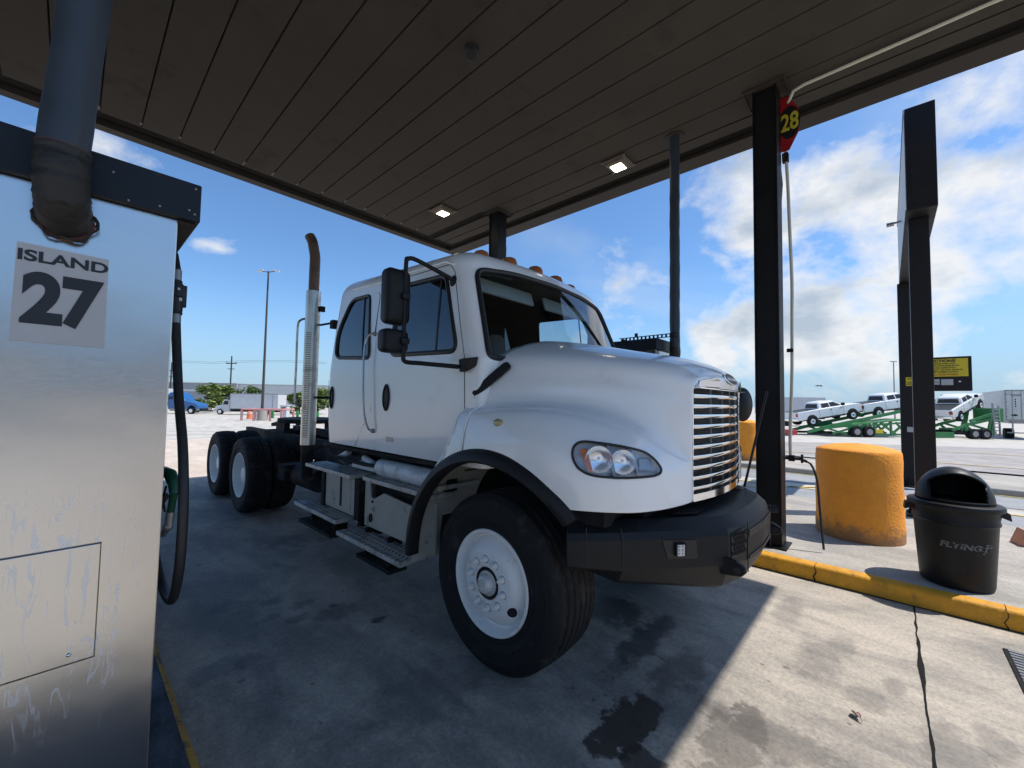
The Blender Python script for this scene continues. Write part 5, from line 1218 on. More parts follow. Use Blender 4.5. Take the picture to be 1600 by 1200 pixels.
# ---- mirrors
for s in (-1,1):
    X_=lambda x:XC+s*(XC-x)
    b=BM(); P=[(1.885,2.35,2.50),(1.80,2.38,2.535),(1.62,2.44,2.60),(1.565,2.46,2.60),(1.548,2.46,2.565),(1.545,2.46,2.3),(1.545,2.46,2.02),(1.545,2.46,1.91),(1.56,2.45,1.87),(1.62,2.36,1.86),(1.76,2.12,1.835)]
    b.tube([Vector((X_(p.x),p.y,p.z)) for p in cat_rom([Vector(p) for p in P],5)],.0155,10); arm=obj('mirror_arm',b,black,truck)
    b=BM(); b.sphere((X_(1.895),2.35,2.49),.045,8,(.7,1,1.1)); b.loft([[Vector((X_(x),y,z)) for x,y,z in q] for q in (((1.815,1.98,1.90),(1.815,2.14,1.90),(1.815,2.11,1.80),(1.815,2.0,1.84)),((1.765,2.02,1.885),(1.765,2.13,1.885),(1.765,2.12,1.80),(1.765,2.06,1.80)))]); obj('mirror_foot',b,black,arm,bevel=.006)
    for (z0,z1,x0,x1,nm) in ((2.13,2.52,1.42,1.60,'mirror_head'),(1.93,2.095,1.405,1.595,'convex_mirror')):
        b=BM(); pol=roundpoly([(x0,z0),(x1,z0),(x1,z1),(x0,z1)],.045); cx_,cz_=(x0+x1)/2,(z0+z1)/2
        b.loft([[Vector((X_(cx_+(x-cx_)*k),y,cz_+(z-cz_)*k)) for x,z in pol] for k,y in ((.97,2.565),(1,2.55),(1,2.50),(.95,2.475),(.80,2.462),(.45,2.458))]); mh=obj(nm,b,black,truck,smooth=45)
        b=BM(); b.loft([[Vector((X_(cx_+(x-cx_)*.90),y,cz_+(z-cz_)*.93)) for x,z in pol] for y in (2.5655,2.569)]); obj('mirror_glass',b,chrome,mh,smooth=0)
        b=BM(); b.box(X_(1.545)-.03,X_(1.545)+.03,2.43,2.48,cz_-.02,cz_+.02); b.sphere((X_(1.545),2.45,cz_),.032,8,(1,.7,1)); obj('mirror_clamp',b,black,mh,bevel=.004)
# convex hood mirror seen past the grille on the far side
b=BM(); b.sphere((4.52,1.06,1.62),.17,12,(.95,.5,1.0)); b.tube([(3.85,1.3,1.45),(4.2,1.2,1.38),(4.5,1.08,1.5)],.014,8); obj('hood_mirror',b,black,truck)

# ---------------------------------------------------------------- far lot
RZ=YAW-math.pi/2
Ax=R0.copy(); Ay=Vector((math.cos(YAW),math.sin(YAW),0)); GL=-1.08
def lot(name,label,cat,pxx,Z,group=None,rz=0):
    p=px2(pxx,630+(pxx-800)*.017,Z); p.z=gz(p.x,p.y); t=thing(name,label,cat,p,RZ+rz,group,world=False); return t,p
class Loc:
    """local survey frame: photo pixel at depth -> local x (right), z (up)"""
    def __init__(s,p): s.p=p
    def __call__(s,a,b,Z,dy=0):
        q=px2(a,b,Z)-s.p; return Vector((q.dot(Ax),q.dot(Ay)+dy,q.z))
def tyre_simple(bm,c,r,w,n=20):
    bm.cyl((c[0],c[1]-w/2,c[2]),(c[0],c[1]+w/2,c[2]),r,r,n)
# pickup
def pickup(label):
    t=thing('pickup_truck',label,'pickup truck',(0,0,0),0,'white pickups on the green trailers',world=False)
    b=BM(); hw=1.0
    side=[(-2.92,.62),(-2.95,.9),(-2.93,1.38),(-1.0,1.40),(1.38,1.40),(1.9,1.42),(2.7,1.36),(2.88,1.28),(2.95,.95),(2.93,.62)]
    def sec(k,y): return [Vector((x*(1 if abs(x)<2.5 else k),y,z)) for x,z in side]
    rows=[[Vector((x,y,.62+(z-.62)*(1 if ym<.98 else .97))) for x,z in side] for y,ym in ((-hw,1),(-hw+.05,.9),(hw-.05,.9),(hw,1))]
    b.loft(rows); body=obj('body',b,silver,t,smooth=35,bevel=.03)
    b=BM(); b.box(-2.86,-1.02,-.86,.86,1.385,1.415); obj('bed_opening',b,seal,t,smooth=0)
    b=BM(); b.loft([[Vector((x,y,z)) for x,y in q] for z,q in ((1.38,((-.92,-.93),(1.40,-.93),(1.40,.93),(-.92,.93))),(1.9,((-.78,-.78),(.62,-.78),(.62,.78),(-.78,.78))),(1.97,((-.66,-.66),(.46,-.66),(.46,.66),(-.66,.66))))]); obj('cab',b,silver,t,smooth=35,bevel=.03)
    for s in (-1,1):
        for pts in (((-.62,1.45),(.10,1.45),(.06,1.82),(-.56,1.82)),((.20,1.45),(1.12,1.45),(.58,1.82),(.17,1.82))):
            b=BM(); f=lambda x,z,o:Vector((x,s*(.93-.15*(z-1.38)/.52+o),z)); b.loft([[f(x,z,.006) for x,z in pts],[f(x,z,.012) for x,z in pts]]); obj('side_window',b,seal,t,smooth=0)
    b=BM(); g=lambda y,z,o:Vector((-.92+.14*(z-1.38)/.52-o,y,z)); b.loft([[g(y,z,o) for y,z in ((-.74,1.46),(.74,1.46),(.66,1.82),(-.66,1.82))] for o in (.006,.012)]); obj('rear_window',b,seal,t,smooth=0)
    b=BM(); g=lambda y,z,o:Vector((1.40-.78*(z-1.38)/.52+o,y,z)); b.loft([[g(y,z,o) for y,z in ((-.78,1.44),(.78,1.44),(.68,1.84),(-.68,1.84))] for o in (.008,.016)]); obj('windshield',b,seal,t,smooth=0)
    for s in (-1,1):
        b=BM(); b.box(-2.97,-2.86,s*.88-.10,s*.88+.13*1,.98,1.26); obj('tail_light',b,redlens,t,smooth=0)
        b=BM(); b.box(2.84,2.955,s*.8-.18,s*.8+.18,.98,1.18); obj('headlight',b,lensm,t,smooth=0)
        b=BM(); b.box(1.05,1.28,s*1.02-.0,s*1.02+s*.22,1.42,1.66) if s>0 else b.box(1.05,1.28,-1.24,-1.02,1.42,1.66); obj('mirror',b,black,t,smooth=0,bevel=.03)
        for x in (.12,1.05): 
            b=BM(); b.box(x-.10,x+.10,s*1.0-.02,s*1.0+.02,1.18,1.22); obj('door_handle',b,black,t,smooth=0)
        b=BM(); 
        for x in (-.95,.15,1.25): b.box(x-.008,x+.008,s*1.0-.004,s*1.0+.004,.68,1.40)
        obj('door_gap',b,seal,t,smooth=0)
    b=BM(); b.box(-3.05,-2.9,-.95,.95,.58,.82); b.box(2.9,3.02,-.95,.95,.55,.80); obj('bumper',b,chrome,t,smooth=0,bevel=.04)
    b=BM(); b.box(-2.2,2.5,-.5,.5,.45,.62); b.box(-.9,1.3,-1.04,-.9,.5,.58); b.box(-.9,1.3,.9,1.04,.5,.58); obj('underbody',b,seal,t,smooth=0)
    for x in (-1.72,2.0):
        for s in (-1,1):
            b=BM(); b.cyl((x,s*.9,.50),(x,s*1.012,.50),.50,.50,28); obj('wheel_arch',b,seal,t)
            b=BM(); b.cyl((x,s*.78,.41),(x,s*1.05,.41),.41,.41,28); w=obj('wheel',b,rubber,t)
            b=BM(); b.lathe([(.25,0),(.24,.03),(.20,-.03),(.12,.0),(.001,.01)],20,(x,s*1.055,.41),'y'); 
            obj('rim',b,wheelp,w)
    return t
def seat_pickup(t,pr,Z,tilt,rz):
    # put the rear near wheel hub at the surveyed point
    M_=Matrix.Rotation(RZ+rz,4,'Z')@Matrix.Rotation(-tilt,4,'Y'); hub=M_@Vector((-1.72,-1.05,.41)); p=px2(pr[0],pr[1],Z)-hub
    t.scale=(1.09,1.09,1.09); p=px2(pr[0],pr[1],Z)-hub*1.09; t.location=p; t.rotation_euler=M_.to_euler()
p1=pickup('white pickup lowest and leftmost on the green trailer, behind the orange bollard')
p2=copy_tree(p1); p2['label']='white pickup up the ramp in the middle, its nose hidden by the sign post'
p3=copy_tree(p1); p3['label']='white pickup tilted steeply nose up, right of the sign posts'
seat_pickup(p1,(1270.6,658.5),39.5,R(10),R(1)); seat_pickup(p2,(1374,645.5),39.5,R(9),R(1)); seat_pickup(p3,(1503,651.5),39.5,R(17),R(22))
# green car-hauler trailers
def beams(t,Lc,lines,Z,th,name,m=greenm,both=2.3,dz=0):
    for dy in ((0,both) if both else (0,)):
        b=BM()
        for (a,c) in lines:
            p=Lc(a[0],a[1],Z,dy); q=Lc(c[0],c[1],Z,dy); d=(q-p); n=d.length; mid=(p+q)/2; ang=math.atan2(d.z,d.x)
            b.box(mid.x-n/2,mid.x+n/2,mid.y-.06,mid.y+.06,mid.z-th/2,mid.z+th/2,Matrix.Rotation(-ang,3,'Y'))
        obj(name,b,m,t,smooth=0)
Z=38.3
t,p=lot('car_trailer','green car-hauler trailer with ramps, behind the orange bollard','trailer',1340,Z,'green car hauler trailers'); Lc=Loc(p)
beams(t,Lc,[((1262,675),(1300,665)),((1300,665),(1345,656)),((1345,656),(1420,640)),((1282,669),(1330,664))],Z,.28,'ramp')
beams(t,Lc,[((1322,679),(1420,679)),((1322,667),(1420,660)),((1290,668),(1323,679)),((1300,678),(1336,667)),((1366,661),(1366,679)),((1392,658),(1392,679)),((1366,679),(1392,660)),((1392,679),(1416,660)),((1400,660),(1416,679)),((1376,661),(1400,679))],Z,.16,'truss')
beams(t,Lc,[((1262,677),(1330,678))],Z,.2,'chassis_rail',framem)
a=Lc(1300,665,Z); c=Lc(1418,650,Z); b=BM(); b.loft([[Vector((a.x,a.y,a.z-.1)),Vector((a.x,a.y+2.3,a.z-.1))],[Vector((c.x,c.y,c.z-.3)),Vector((c.x,c.y+2.3,c.z-.3))]],closed=False,cap=False); obj('deck',b,greenm,t,smooth=0,solid=.08)
for w in (1335,1354.5):
    q=Lc(w,676.3,Z); q.z=.50; b=BM(); tyre_simple(b,(q.x,q.y-.1,q.z),.50,.5); wh=obj('wheel',b,rubber,t); b=BM(); b.cyl((q.x,q.y-.36,q.z),(q.x,q.y-.33,q.z),.28,.28,20); obj('rim',b,greyp,wh)
    b=BM(); b.tube([(q.x+.62*math.cos(x),q.y-.05,q.z+.62*math.sin(x)) for x in rng(.2,2.94,12)],.07,6,flat=1); obj('wheel_guard',b,greenm,t)
q=Lc(1372,675,Z,-.1); b=BM(); b.box(q.x-.35,q.x+.35,q.y-.05,q.y,q.z-.1,q.z+.25); obj('amber_plate',b,yellowp,t,smooth=0)
q=Lc(1238,676,Z,0); b=BM(); b.box(q.x-.4,q.x+.5,q.y,q.y+2.0,q.z-.2,q.z+.25); obj('rear_frame',b,mat('faded_red',(.45,.05,.05),.5),t,smooth=0,bevel=.05)
t,p=lot('car_trailer','green car-hauler trailer with a ladder, right of the sign posts','trailer',1520,Z,'green car hauler trailers'); Lc=Loc(p)
beams(t,Lc,[((1488,672),(1510,664)),((1510,664),(1553,654)),((1515,658),(1552,647))],Z,.25,'ramp')
beams(t,Lc,[((1508,664),(1520,674)),((1512,662),(1545,672)),((1543,676),(1551,646)),((1548,680),(1556,642)),((1508,672),(1553,672))],Z,.18,'truss')
beams(t,Lc,[((1457,681),(1490,681)),((1457,678),(1490,678.5))],Z,.4,'deck_rail')
beams(t,Lc,[((1490,676),(1556,677))],Z,.35,'chassis_rail',framem)
beams(t,Lc,[((1552,630),(1553,682)),((1561,634),(1562,682))]+[((1552.5,640+k*5.5),(1561.5,640+k*5.5)) for k in range(8)],Z-.6,.09,'ladder',greyp,0)
q=Lc(1567,648,Z); b=BM(); b.box(q.x-.35,q.x+.45,q.y+.3,q.y+2.2,q.z-.7,q.z+.6); obj('winch_housing',b,greenm,t,smooth=0,bevel=.03)
for w in (1518,1535.5):
    q=Lc(w,677.5,Z); q.z=.48; b=BM(); tyre_simple(b,(q.x,q.y-.1,q.z),.48,.5); wh=obj('wheel',b,rubber,t); b=BM(); b.cyl((q.x,q.y-.36,q.z),(q.x,q.y-.33,q.z),.27,.27,20); obj('rim',b,greyp,wh)
# white box trailers
def boxtrailer(label,pa,pb,top,bot,Z,length,grp=None,ribs=False):
    t,p=lot('box_trailer',label,'trailer',(pa+pb)/2,Z,grp); Lc=Loc(p)
    a=Lc(pa,bot,Z); c=Lc(pb,top,Z); b=BM(); b.box(a.x,c.x,0,length,a.z,c.z); bo=obj('box',b,trailw if not ribs else boxw,t,smooth=0,bevel=.02)
    b=BM()
    if ribs:
        n=26
        for i in range(n): x=lerp(a.x,c.x,(i+.5)/n); b.box(x-.03,x+.03,-.03,-.001,a.z+.1,c.z-.1)
        obj('side_ribs',b,boxw,t,smooth=0)
    else:
        m_=(a.x+c.x)/2; b.box(m_-.02,m_+.02,-.03,-.002,a.z+.05,c.z-.1); obj('door_gap',b,seal,t,smooth=0)
        b=BM()
        for x in (a.x+.3,m_-.35,m_+.35,c.x-.3): b.cyl((x,-.05,a.z+.1),(x,-.05,c.z-.15),.025,.025,6)
        obj('lock_rod',b,greyp,t)
        b=BM()
        for k in range(4): b.box(a.x-.05,a.x+.06,-.06,-.002,a.z+.3+k*.8,a.z+.4+k*.8)
        obj('hinge',b,greyp,t,smooth=0)
        b=BM()
        for k in range(3): b.box(a.x+.55,a.x+.62,-.008,-.002,a.z+1.6+k*.25,a.z+1.75+k*.25)
        b.box(a.x+.35,a.x+1.0,-.008,-.002,c.z-.62,c.z-.55); obj('door_print',b,framem,t,smooth=0)
        b=BM(); el=[(a.x+.65+.26*math.cos(x),a.z+.55+.11*math.sin(x)) for x in rng(0,2*math.pi*19/20,19)]; b.prism(el,lambda x,z:(x,-.008,z),lambda x,z:(x,-.002,z)); obj('oval_emblem',b,framem,t,smooth=0)
    b=BM(); b.box(a.x+.2,c.x-.2,.2,length-1,a.z-.25,a.z); b.box(a.x+.1,c.x-.1,.1,.22,a.z-.7,a.z-.6); b.box(a.x+.3,a.x+.4,.1,.2,a.z-.7,a.z); b.box(c.x-.4,c.x-.3,.1,.2,a.z-.7,a.z); obj('underframe',b,framem,t,smooth=0)
    for x in ((a.x+.35,c.x-.35) if not ribs else (a.x+2,a.x+3.3,c.x-1.)):
        b=BM(); 
        if ribs: tyre_simple(b,(x,.3,.5),.5,.5)
        else: b.cyl((x-.3,1.2,.5),(x+.3,1.2,.5),.5,.5,20)
        obj('wheel',b,rubber,t)
_gz=gz
def rear_trailer():
    t,p=lot('box_trailer','white box trailer seen from its rear doors at the right edge','trailer',1571.,39.5,None,-R(40)); W_=2.6; z1=Loc(p)(1571,609,39.5).z; z0=z1-3.0
    b=BM(); b.box(0,W_,0,13,z0,z1); obj('box',b,trailw,t,smooth=0,bevel=.03)
    b=BM(); b.box(-.02,.06,-.03,-.002,z0,z1); b.box(W_-.06,W_+.02,-.03,-.002,z0,z1); b.box(.06,W_-.06,-.03,-.002,z1-.12,z1); b.box(.06,W_-.06,-.03,-.002,z0,z0+.14); obj('door_frame',b,greyp,t,smooth=0)
    for x in (.7,1.9):
        b=BM(); b.box(x-.62 if x<1 else x-.56,x+.56 if x<1 else x+.62,-.02,-.003,z0+.15,z1-.13); d_=obj('door',b,trailw,t,smooth=0)
        for xx in (x-.25,x+.3):
            b=BM(); b.cyl((xx,-.04,z0+.1),(xx,-.04,z1-.1),.022,.022,6); obj('lock_rod',b,greyp,d_)
    b=BM()
    for k in range(4): b.box(-.05,.12,-.06,-.031,z0+.35+k*.72,z0+.43+k*.72)
    obj('hinge',b,greyp,t,smooth=0)
    b=BM()
    for k in range(4): b.box(.60,.68,-.024,-.0205,z1-1.0-k*.22,z1-.86-k*.22)
    b.box(.3,1.05,-.024,-.0205,z1-.52,z1-.46); b.box(.38,.95,-.024,-.0205,z1-.62,z1-.58); obj('door_print',b,framem,t,smooth=0)
    b=BM(); el=[(.55+.22*math.cos(x),z0+.55+.10*math.sin(x)) for x in rng(0,2*math.pi*19/20,19)]; b.prism(el,lambda x,z:(x,-.024,z),lambda x,z:(x,-.0205,z)); obj('oval_emblem',b,framem,t,smooth=0)
    b=BM(); b.box(.2,W_-.2,.2,12,z0-.25,z0); b.box(.1,W_-.1,.1,.2,.55,.65); b.box(.4,.5,.1,.2,.6,z0); b.box(W_-.5,W_-.4,.1,.2,.6,z0); obj('underframe',b,greyp,t,smooth=0)
    for x in (.08,.40,W_-.7,W_-.38):
        b=BM(); b.cyl((x,1.3,.5),(x+.28,1.3,.5),.5,.5,24); obj('wheel',b,rubber,t)
rear_trailer()
boxtrailer('long ribbed white trailer far behind the lowest pickup',1196,1291,621,646,58,2.6,None,True)
# vehicles on the left
def semi_left():
    t,p=lot('blue_semi','blue conventional semi truck with a white box, beyond the hose on the left','semi truck',295,66); Lc=Loc(p); Z=66
    a=Lc(240,612,Z); c=Lc(271,641,Z); b=BM(); b.box(a.x-6,c.x,-1.2,1.2,1.2,4.0); obj('box',b,boxw,t,smooth=0)
    b=BM(); x0=Lc(271.5,640,Z).x; P=[(0,.9),(0,3.1),(.3,3.4),(1.3,3.45),(1.9,3.15),(2.2,2.85),(2.65,2.1),(3.2,1.95),(4.4,1.72),(4.8,1.4),(4.9,.75),(4.35,.75),(4.25,1.15),(3.75,1.4),(3.25,1.15),(3.1,.75)]
    b.loft([[Vector((x0+x,y,z)) for x,z in P] for y in (-1.1,-.95,.95,1.1)]); obj('body',b,bluem,t,smooth=30,bevel=.06)
    b=BM(); Q=[(1.5,2.15),(2.5,2.15),(2.1,2.8),(1.55,2.8)]
    b.loft([[Vector((x0+x,y,z)) for x,z in Q] for y in (-1.12,-1.105)]); obj('window',b,seal,t,smooth=0)
    b=BM(); b.box(x0+1.28,x0+1.31,-1.12,-1.101,1.,3.0); b.box(x0+2.42,x0+2.45,-1.12,-1.101,1.,2.1); b.box(x0+.15,x0+.75,-1.12,-1.101,2.3,2.75); obj('door_gap',b,seal,t,smooth=0)
    b=BM(); b.box(x0+4.55,x0+4.95,-1.12,1.12,.55,.85); b.box(x0+2.3,x0+2.45,-1.4,-1.15,1.9,2.5); obj('bumper',b,greyp,t,smooth=0,bevel=.03)
    b=BM(); b.box(x0+.2,x0+3.0,-1.05,1.05,.45,.9); b.box(x0+.3,x0+2.2,-1.18,-1.0,.5,.85); obj('tank',b,greyp,t,smooth=0,bevel=.1)
    b=BM(); b.box(x0+3.0,x0+5.1,-.9,.9,.5,.9); obj('chassis',b,framem,t,smooth=0)
    for x in (3.75,-1.2,-2.6):
        b=BM(); tyre_simple(b,(x0+x,-1.0,.52),.52,.4); w=obj('wheel',b,rubber,t); b=BM(); b.cyl((x0+x,-1.22,.52),(x0+x,-1.205,.52),.28,.28,20); obj('rim',b,wheelp,w)
semi_left()
def box_truck():
    Z=66; t,p=lot('box_truck','small white box truck parked side-on before the warehouse','box truck',392,Z); Lc=Loc(p)
    x0=Lc(343.5,640,Z).x; xb0=Lc(367,640,Z).x; xb1=Lc(441,640,Z).x
    b=BM(); b.box(xb0,xb1,-1.2,1.2,1.0,3.35); bo=obj('box',b,boxw,t,smooth=0,bevel=.03)
    b=BM(); b.box(xb0,xb1,-1.22,1.22,3.30,3.42); b.box(xb0,xb1,-1.22,1.22,.92,1.02); b.box(xb1-.9,xb1-.82,-1.215,-1.2,1.0,3.3); b.box(xb0,xb0+.1,-1.22,-1.2,1.,3.3); obj('box_trim',b,greyp,bo,smooth=0)
    b=BM(); P=[(0,.55),(0,1.15),(.15,1.35),(1.05,1.55),(1.35,2.35),(2.35,2.4),(2.35,.55)]
    b.loft([[Vector((x0+x,y,z)) for x,z in P] for y in (-1.05,-.95,.95,1.05)]); obj('cab',b,boxw,t,smooth=30,bevel=.05)
    b=BM(); b.loft([[Vector((x0+x,y,z)) for x,z in ((1.25,1.6),(1.5,2.2),(2.1,2.2),(2.1,1.6))] for y in (-1.07,-1.055)]); obj('window',b,seal,t,smooth=0)
    b=BM(); b.box(x0+.1,xb1-.2,-.5,.5,.5,.95); b.box(xb0+.2,xb0+1.6,-1.1,-.9,.5,.9); obj('chassis',b,framem,t,smooth=0)
    for x in (x0+.85,xb1-2.0):
        b=BM(); tyre_simple(b,(x,-.95,.46),.46,.35); w=obj('wheel',b,rubber,t); b=BM(); b.cyl((x,-1.14,.46),(x,-1.125,.46),.27,.27,20); obj('rim',b,wheelp,w)
box_truck()
# pole with its guard rail
Z=50; t,p=lot('lot_light','tall slim twin-head light pole rising from a concrete base on the left','light pole',410.5,Z); Lc=Loc(p)
b=BM(); top=px2(424,421,Z)-p; hz=top.z
b.cyl((0,0,1.2),(0,0,hz),.16,.09,14); obj('pole',b,woodpole,t)
b=BM(); b.cyl((0,0,0),(0,0,1.25),.55,.50,28); obj('concrete_base',b,concb,t,bevel=.03)
b=BM(); b.tube([(-.75,0,hz+.0),(0,0,hz-.12),(.75,0,hz)],.05,8); obj('cross_arm',b,woodpole,t)
for s in (-1,1):
    b=BM(); b.box(s*1.0-.38,s*1.0+.38,-.2,.2,hz-.02,hz+.12,Matrix.Rotation(R(12*s),3,'Y')); obj('lamp_head',b,boxw,t,smooth=0,bevel=.03)
t,p=lot('guard_rail','faded red pipe guard rail round the base of the tall light pole','guard rail',410,Z-1.3)
b=BM()
H_=1.35; X2=2.45
for dy in (0,2.6):
    b.tube([(-X2,dy,H_),(X2,dy,H_)],.11,10)
b.tube([(-X2,0,H_),(-X2,2.6,H_)],.11,10); b.tube([(X2,0,H_),(X2,2.6,H_)],.11,10); obj('rail',b,pinkp,t)
for x in (-2.4,-.95,1.0,2.4):
    for dy in (0,2.6):
        b=BM(); b.cyl((x,dy,0),(x,dy,H_-.1),.13,.13,12); obj('post',b,pinkp,t)
def barrel(pxx,Z,label):
    t,p=lot('traffic_barrel',label,'traffic barrel',pxx,Z)
    b=BM(); b.lathe([(.001,0),(.34,0),(.34,.12),(.30,.14),(.27,.55),(.24,.9),(.2,1.0),(.001,1.0)],24); obj('body',b,orangep,t)
    for z in (.35,.68): 
        b=BM(); b.lathe([(.293-.05*z,z),(.288-.05*z,z+.15)],24); obj('white_band',b,boxw,t)
barrel(391,53,'orange and white traffic barrel behind the red guard rail')
def gpost(pxx,Z,h,r,label,m,grp=None):
    t,p=lot('bollard',label,'bollard',pxx,Z,grp); b=BM(); b.lathe([(r,0),(r,h-.1),(r*.8,h-.02),(.001,h)],16); obj('shaft',b,m,t); b=BM(); b.lathe([(r*1.25,0),(r*1.25,.05),(r,.06)],16); obj('foot',b,m,t)
for x,Z_,la in ((427,56,'green steel bollard just right of the guarded pole'),(466,50,'green bollard seen left of the exhaust stack'),(491,48,'green bollard seen right of the exhaust stack, left one'),(497,48,'green bollard seen right of the exhaust stack, right one')):
    gpost(x,Z_,1.25,.17,la,greenm,'green bollards on the far lot')
t,p=lot('kiosk','small white upright machine standing left of the exhaust stack','kiosk',446,56)
b=BM(); b.box(-.45,.45,-.4,.4,0,1.7); b.box(-.55,.55,-.5,.5,1.7,1.8); obj('cabinet',b,boxw,t,smooth=0,bevel=.03); b=BM(); b.box(-.3,.3,-.42,-.4,1.0,1.5); obj('screen',b,seal,t,smooth=0)
# utility poles
for pxx,tp,Z,la in ((361,556,98,'dark utility pole rising above the warehouse roof'),(267.5,566,88,'dark utility pole behind the hose at the left')):
    t,p=lot('utility_pole',la,'utility pole',pxx-2,Z); h=(px2(pxx,tp,Z)-p).z; b=BM(); b.cyl((0,0,0),(0,0,h),.20,.14,10); obj('pole',b,woodpole,t); b=BM(); b.box(-1.3,1.3,-.08,.08,h-1.9,h-1.7); b.box(-.8,.8,-.08,.08,h-3.2,h-3.05); obj('cross_arm',b,woodpole,t,smooth=0)
    for x in (-1.1,0,1.1):
        b=BM(); b.cyl((x,0,h-1.7),(x,0,h-1.35),.10,.06,8); obj('insulator',b,greyp,t)
b=BM(); 
for dz in (0,.6):
    P=[]
    for k in range(25):
        a=px2(150+k*15,566+ (dz*4)+(-3+3*((k%12)/6-1)**2)*1.0,92); P.append(a)
    b.tube(P,.022,4)
solo('power_line',b,woodpole,'thin overhead wires strung between the utility poles','power line',tuple(px2(300,566,92)))
# lot light at right
Z=95; t,p=lot('lot_light','thin distant light pole above the middle pickup','light pole',1398,Z); h=(px2(1397,565,Z)-p).z
b=BM(); b.cyl((0,0,0),(0,0,h),.16,.10,8); obj('pole',b,greyp,t); b=BM(); b.box(-.7,.7,-.2,.2,h,h+.15); obj('lamp_head',b,greyp,t,smooth=0)
# warehouse
Z=128; t,p=lot('warehouse','long low grey warehouse with a pale band, far left beyond the lot','warehouse',370,Z)
Lc=Loc(p); xa=Lc(120,620,Z).x; xm=Lc(369,620,Z).x; xe=Lc(640,620,Z).x; h=Lc(369,600,Z).z
b=BM(); b.box(xa,xm,0,45,-.5,h); obj('grey_wall',b,wallg,t,smooth=0)
b=BM(); b.box(xm,xe,.8,45,-.5,h-.15); obj('pale_wall',b,walll,t,smooth=0)
b=BM(); b.box(xa,xm,-.06,-.001,h-2.5,h-1.9); b.box(xm+.01,xe,.74,.799,h-2.5,h-1.9); obj('white_band',b,boxw,t,smooth=0)
b=BM(); b.box(xa-.2,xm,-.15,45,h,h+.25); b.box(xm+.01,xe+.2,.65,45,h-.15,h+.05); obj('roof_edge',b,wallg,t,smooth=0)
b=BM()
for i in range(9):
    x=lerp(xm+3,xe-3,i/8); b.box(x-.03,x+.03,.73,.799,.0,h-2.6)
obj('panel_joint',b,wallg,t,smooth=0)
b=BM()
for x in (Lc(428,640,Z).x,Lc(462,640,Z).x): b.box(x-1.6,x+1.6,.72,.799,0,3.4)
obj('dock_door',b,boxw,t,smooth=0)
# store behind the camera, mirrored in glass and stainless steel
t=thing('store','low tan travel-stop building across the lot behind the pumps','building',(0,-46,0),0,None,world=False)
b=BM(); b.box(-45,26,-14,0,0,6.2); obj('wall',b,mat('tan_wall',(.30,.25,.21),.8),t,smooth=0); b=BM(); b.box(-46,27,-15,.8,6.2,7.0); obj('roof',b,mat('brown_roof',(.10,.07,.055),.6),t,smooth=0)
for i in range(10):
    b=BM(); b.box(-42+i*7,-38+i*7,.001,.05,.8,3.6); obj('window',b,seal,t,smooth=0)
t=thing('store','long pale building to the west of the pumps','building',(-38,20,0),0,None,world=False)
b=BM(); b.box(-12,0,-32,30,0,5.5); obj('wall',b,mat('grey_wall',(.42,.41,.40),.8),t,smooth=0); b=BM(); b.box(-12.5,.6,-32.5,30.5,5.5,6.2); obj('roof',b,MATS['brown_roof'],t,smooth=0)
# trees and hedges
def tree(name,label,cat,pxx,Z,base_h,w,h,n,mats,seed,trunk=True,grp=None,leaf=.34,depth=None):
    t,p=lot(name,label,cat,pxx,Z,grp); rnd=random.Random(seed); d=depth or w
    cl_=[(rnd.uniform(-1,1)*w*.36,rnd.uniform(-1,1)*d*.36,base_h+h*rnd.uniform(.22,.86),rnd.uniform(.17,.30)) for _ in range(max(7,int(w*h*.8)))]
    for mi,m in enumerate(mats):
        b=BM()
        for k in range(n//len(mats)):
            c=rnd.choice(cl_); r=c[3]*min(w,h)*rnd.uniform(.5,1.12); v=Vector((rnd.gauss(0,1),rnd.gauss(0,1),rnd.gauss(0,1)*.85)).normalized()*r
            q=Vector((c[0],c[1],c[2]))+v; q.z=max(q.z,base_h+.05); s=leaf*rnd.uniform(.5,1.2); rot=Matrix.Rotation(rnd.uniform(0,6.3),3,'Z')@Matrix.Rotation(rnd.uniform(-1.2,1.2),3,'X')
            b.f([b.v(q+rot@Vector(u)) for u in ((-s,0,0),(0,-s*.5,0),(s,0,0),(0,s*.5,0))])
        obj('crown' if mi==0 else 'pale_leaves',b,m,t,smooth=0,weld=False,norm=False)
    b=BM()
    if trunk: b.tube([(0,0,0),(.05,0,base_h+h*.3),(.1,.05,base_h+h*.6)],[.22,.16,.07],8)
    for k in range(6):
        c=cl_[k%len(cl_)]; b.tube([(0,0,max(.05,base_h+h*.1)),(c[0]*.5,c[1]*.5,base_h+h*.3),(c[0],c[1],c[2])],[.10,.07,.03],6)
    obj('trunk' if trunk else 'stems',b,bark,t)
G1='trees and bushes before the warehouse'
tree('tree','round dense green tree in front of the grey warehouse','tree',342,80,1.0,6.3,4.3,3400,[leafd,leafl],1,grp=G1)
tree('tree','small thin-crowned tree just above the box truck','tree',387,80,2.6,3.0,2.6,420,[leafd],2,grp=G1,leaf=.3)
tree('tree','small leafy tree above the box truck, nearer its rear','tree',399,84,2.4,3.2,2.8,420,[leafd],3,grp=G1,leaf=.3)
tree('hedge','light green hedge between the blue semi and the box truck','hedge',330,72,0,5.5,2.3,2400,[leafl,leafd],4,False,G1,.28)
tree('tree','bushy tree showing just right of the exhaust stack','tree',497,74,.6,4.5,4.2,1800,[leafd,leafl],5,grp=G1)
tree('tree','tree filling the gap left of the exhaust stack','tree',468,76,.8,4.0,3.2,1600,[leafd,leafl],6,grp=G1)
tree('hedge','low green hedge behind the white machine','hedge',458,70,0,7.0,1.9,2200,[leafl,leafd],8,False,G1,.26,2.5)
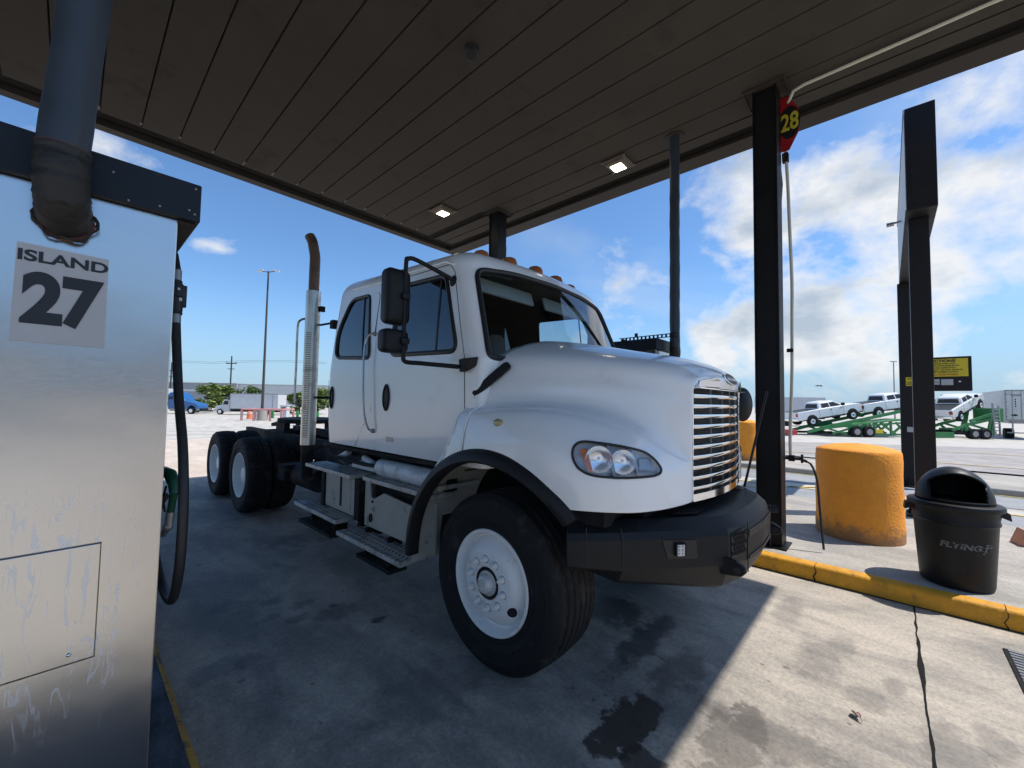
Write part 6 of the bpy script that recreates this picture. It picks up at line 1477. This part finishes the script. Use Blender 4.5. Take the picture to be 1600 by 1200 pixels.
tree('bush','dark small bush beside the blue semi','bush',309,76,0,1.6,2.6,500,[leafd],9,False,G1,.25)
tree('tree','low dark tree on the horizon right of the sign posts','tree',1463,105,.6,9,5.0,1500,[leafd,leafl],10)
t,p=lot('tree','bare twiggy tree on the horizon beside the right trailer','tree',1590,90); rnd=random.Random(3); b=BM()
for k in range(40):
    x=rnd.uniform(-4,4); b.tube([(x*.1,0,0),(x*.5,0,2.5),(x,rnd.uniform(-1,1),rnd.uniform(4,6.2))],[.09,.05,.02],5)
obj('branches',b,bark,t)
# bird
bp_=px2(1280,603,30); b=BM(); b.loft([[bp_+Vector((x*.6*Ax.x,x*.6*Ax.y,z)) for x,z in ((-.45,.02),(-.15,.07),(0,.02),(.15,.08),(.45,.0))],[bp_+Vector((x*.6*Ax.x+.1,x*.6*Ax.y+.1,z)) for x,z in ((-.35,.0),(-.15,.02),(0,-.03),(.15,.03),(.35,-.02))]],closed=False,cap=False)
solo('bird',b,black,'small dark bird flying over the leftmost pickup','bird',tuple(bp_),solid=.02)

# loose pieces that are really several parts become parts of their own
def split_pieces(o):
    me=o.data; n=len(me.vertices)
    if n>9000: return
    par=list(range(n))
    def find(a):
        while par[a]!=a: par[a]=par[par[a]]; a=par[a]
        return a
    for e in me.edges:
        a,b_=find(e.vertices[0]),find(e.vertices[1])
        if a!=b_: par[a]=b_
    comp={}
    for i in range(n): comp.setdefault(find(i),[]).append(i)
    if not 1<len(comp)<=60: return
    boxes=[]
    for k,v in comp.items():
        cs=[me.vertices[i].co for i in v]; boxes.append([set([k]),[min(c[j] for c in cs)-.003 for j in range(3)],[max(c[j] for c in cs)+.003 for j in range(3)]])
    ch=True
    while ch:
        ch=False
        for i in range(len(boxes)):
            for j in range(i+1,len(boxes)):
                A,B=boxes[i],boxes[j]
                if all(A[1][q]<=B[2][q] and B[1][q]<=A[2][q] for q in range(3)):
                    A[0]|=B[0]; A[1]=[min(x,y) for x,y in zip(A[1],B[1])]; A[2]=[max(x,y) for x,y in zip(A[2],B[2])]; boxes.pop(j); ch=True; break
            if ch: break
    if not 1<len(boxes)<=24: return
    users=[x for x in S.objects if x.data==me]
    meshes=[]
    for ks,_,_ in boxes:
        b=bmesh.new(); b.from_mesh(me); b.verts.ensure_lookup_table()
        bmesh.ops.delete(b,geom=[v for v in b.verts if find(v.index) not in ks],context='VERTS'); m2=bpy.data.meshes.new(me.name); b.to_mesh(m2); b.free()
        for mm in me.materials:
            if len(m2.materials)<len(me.materials): m2.materials.append(mm)
        meshes.append(m2)
    for u in users:
        kids=list(u.children)
        for k,m2 in enumerate(meshes):
            if k==0: u.data=m2
            else: c=u.copy(); c.data=m2; S.collection.objects.link(c)
SKIP=('lettering','hole','slot','fins','ribs','mesh','crown','leaves','print','power','bars','truss','ramp','ladder','branches','stems','trunk','hinge_','tread','soffit','deck','wall','band','joint','rail','grass','litter','clutter','sill','insulator')
done=set()
for o in list(S.objects):
    if o.type!='MESH' or o.parent is None or o.data.name in done: continue
    nm=o.name.split('.')[0]
    if any(k in nm for k in SKIP): continue
    done.add(o.data.name); split_pieces(o)
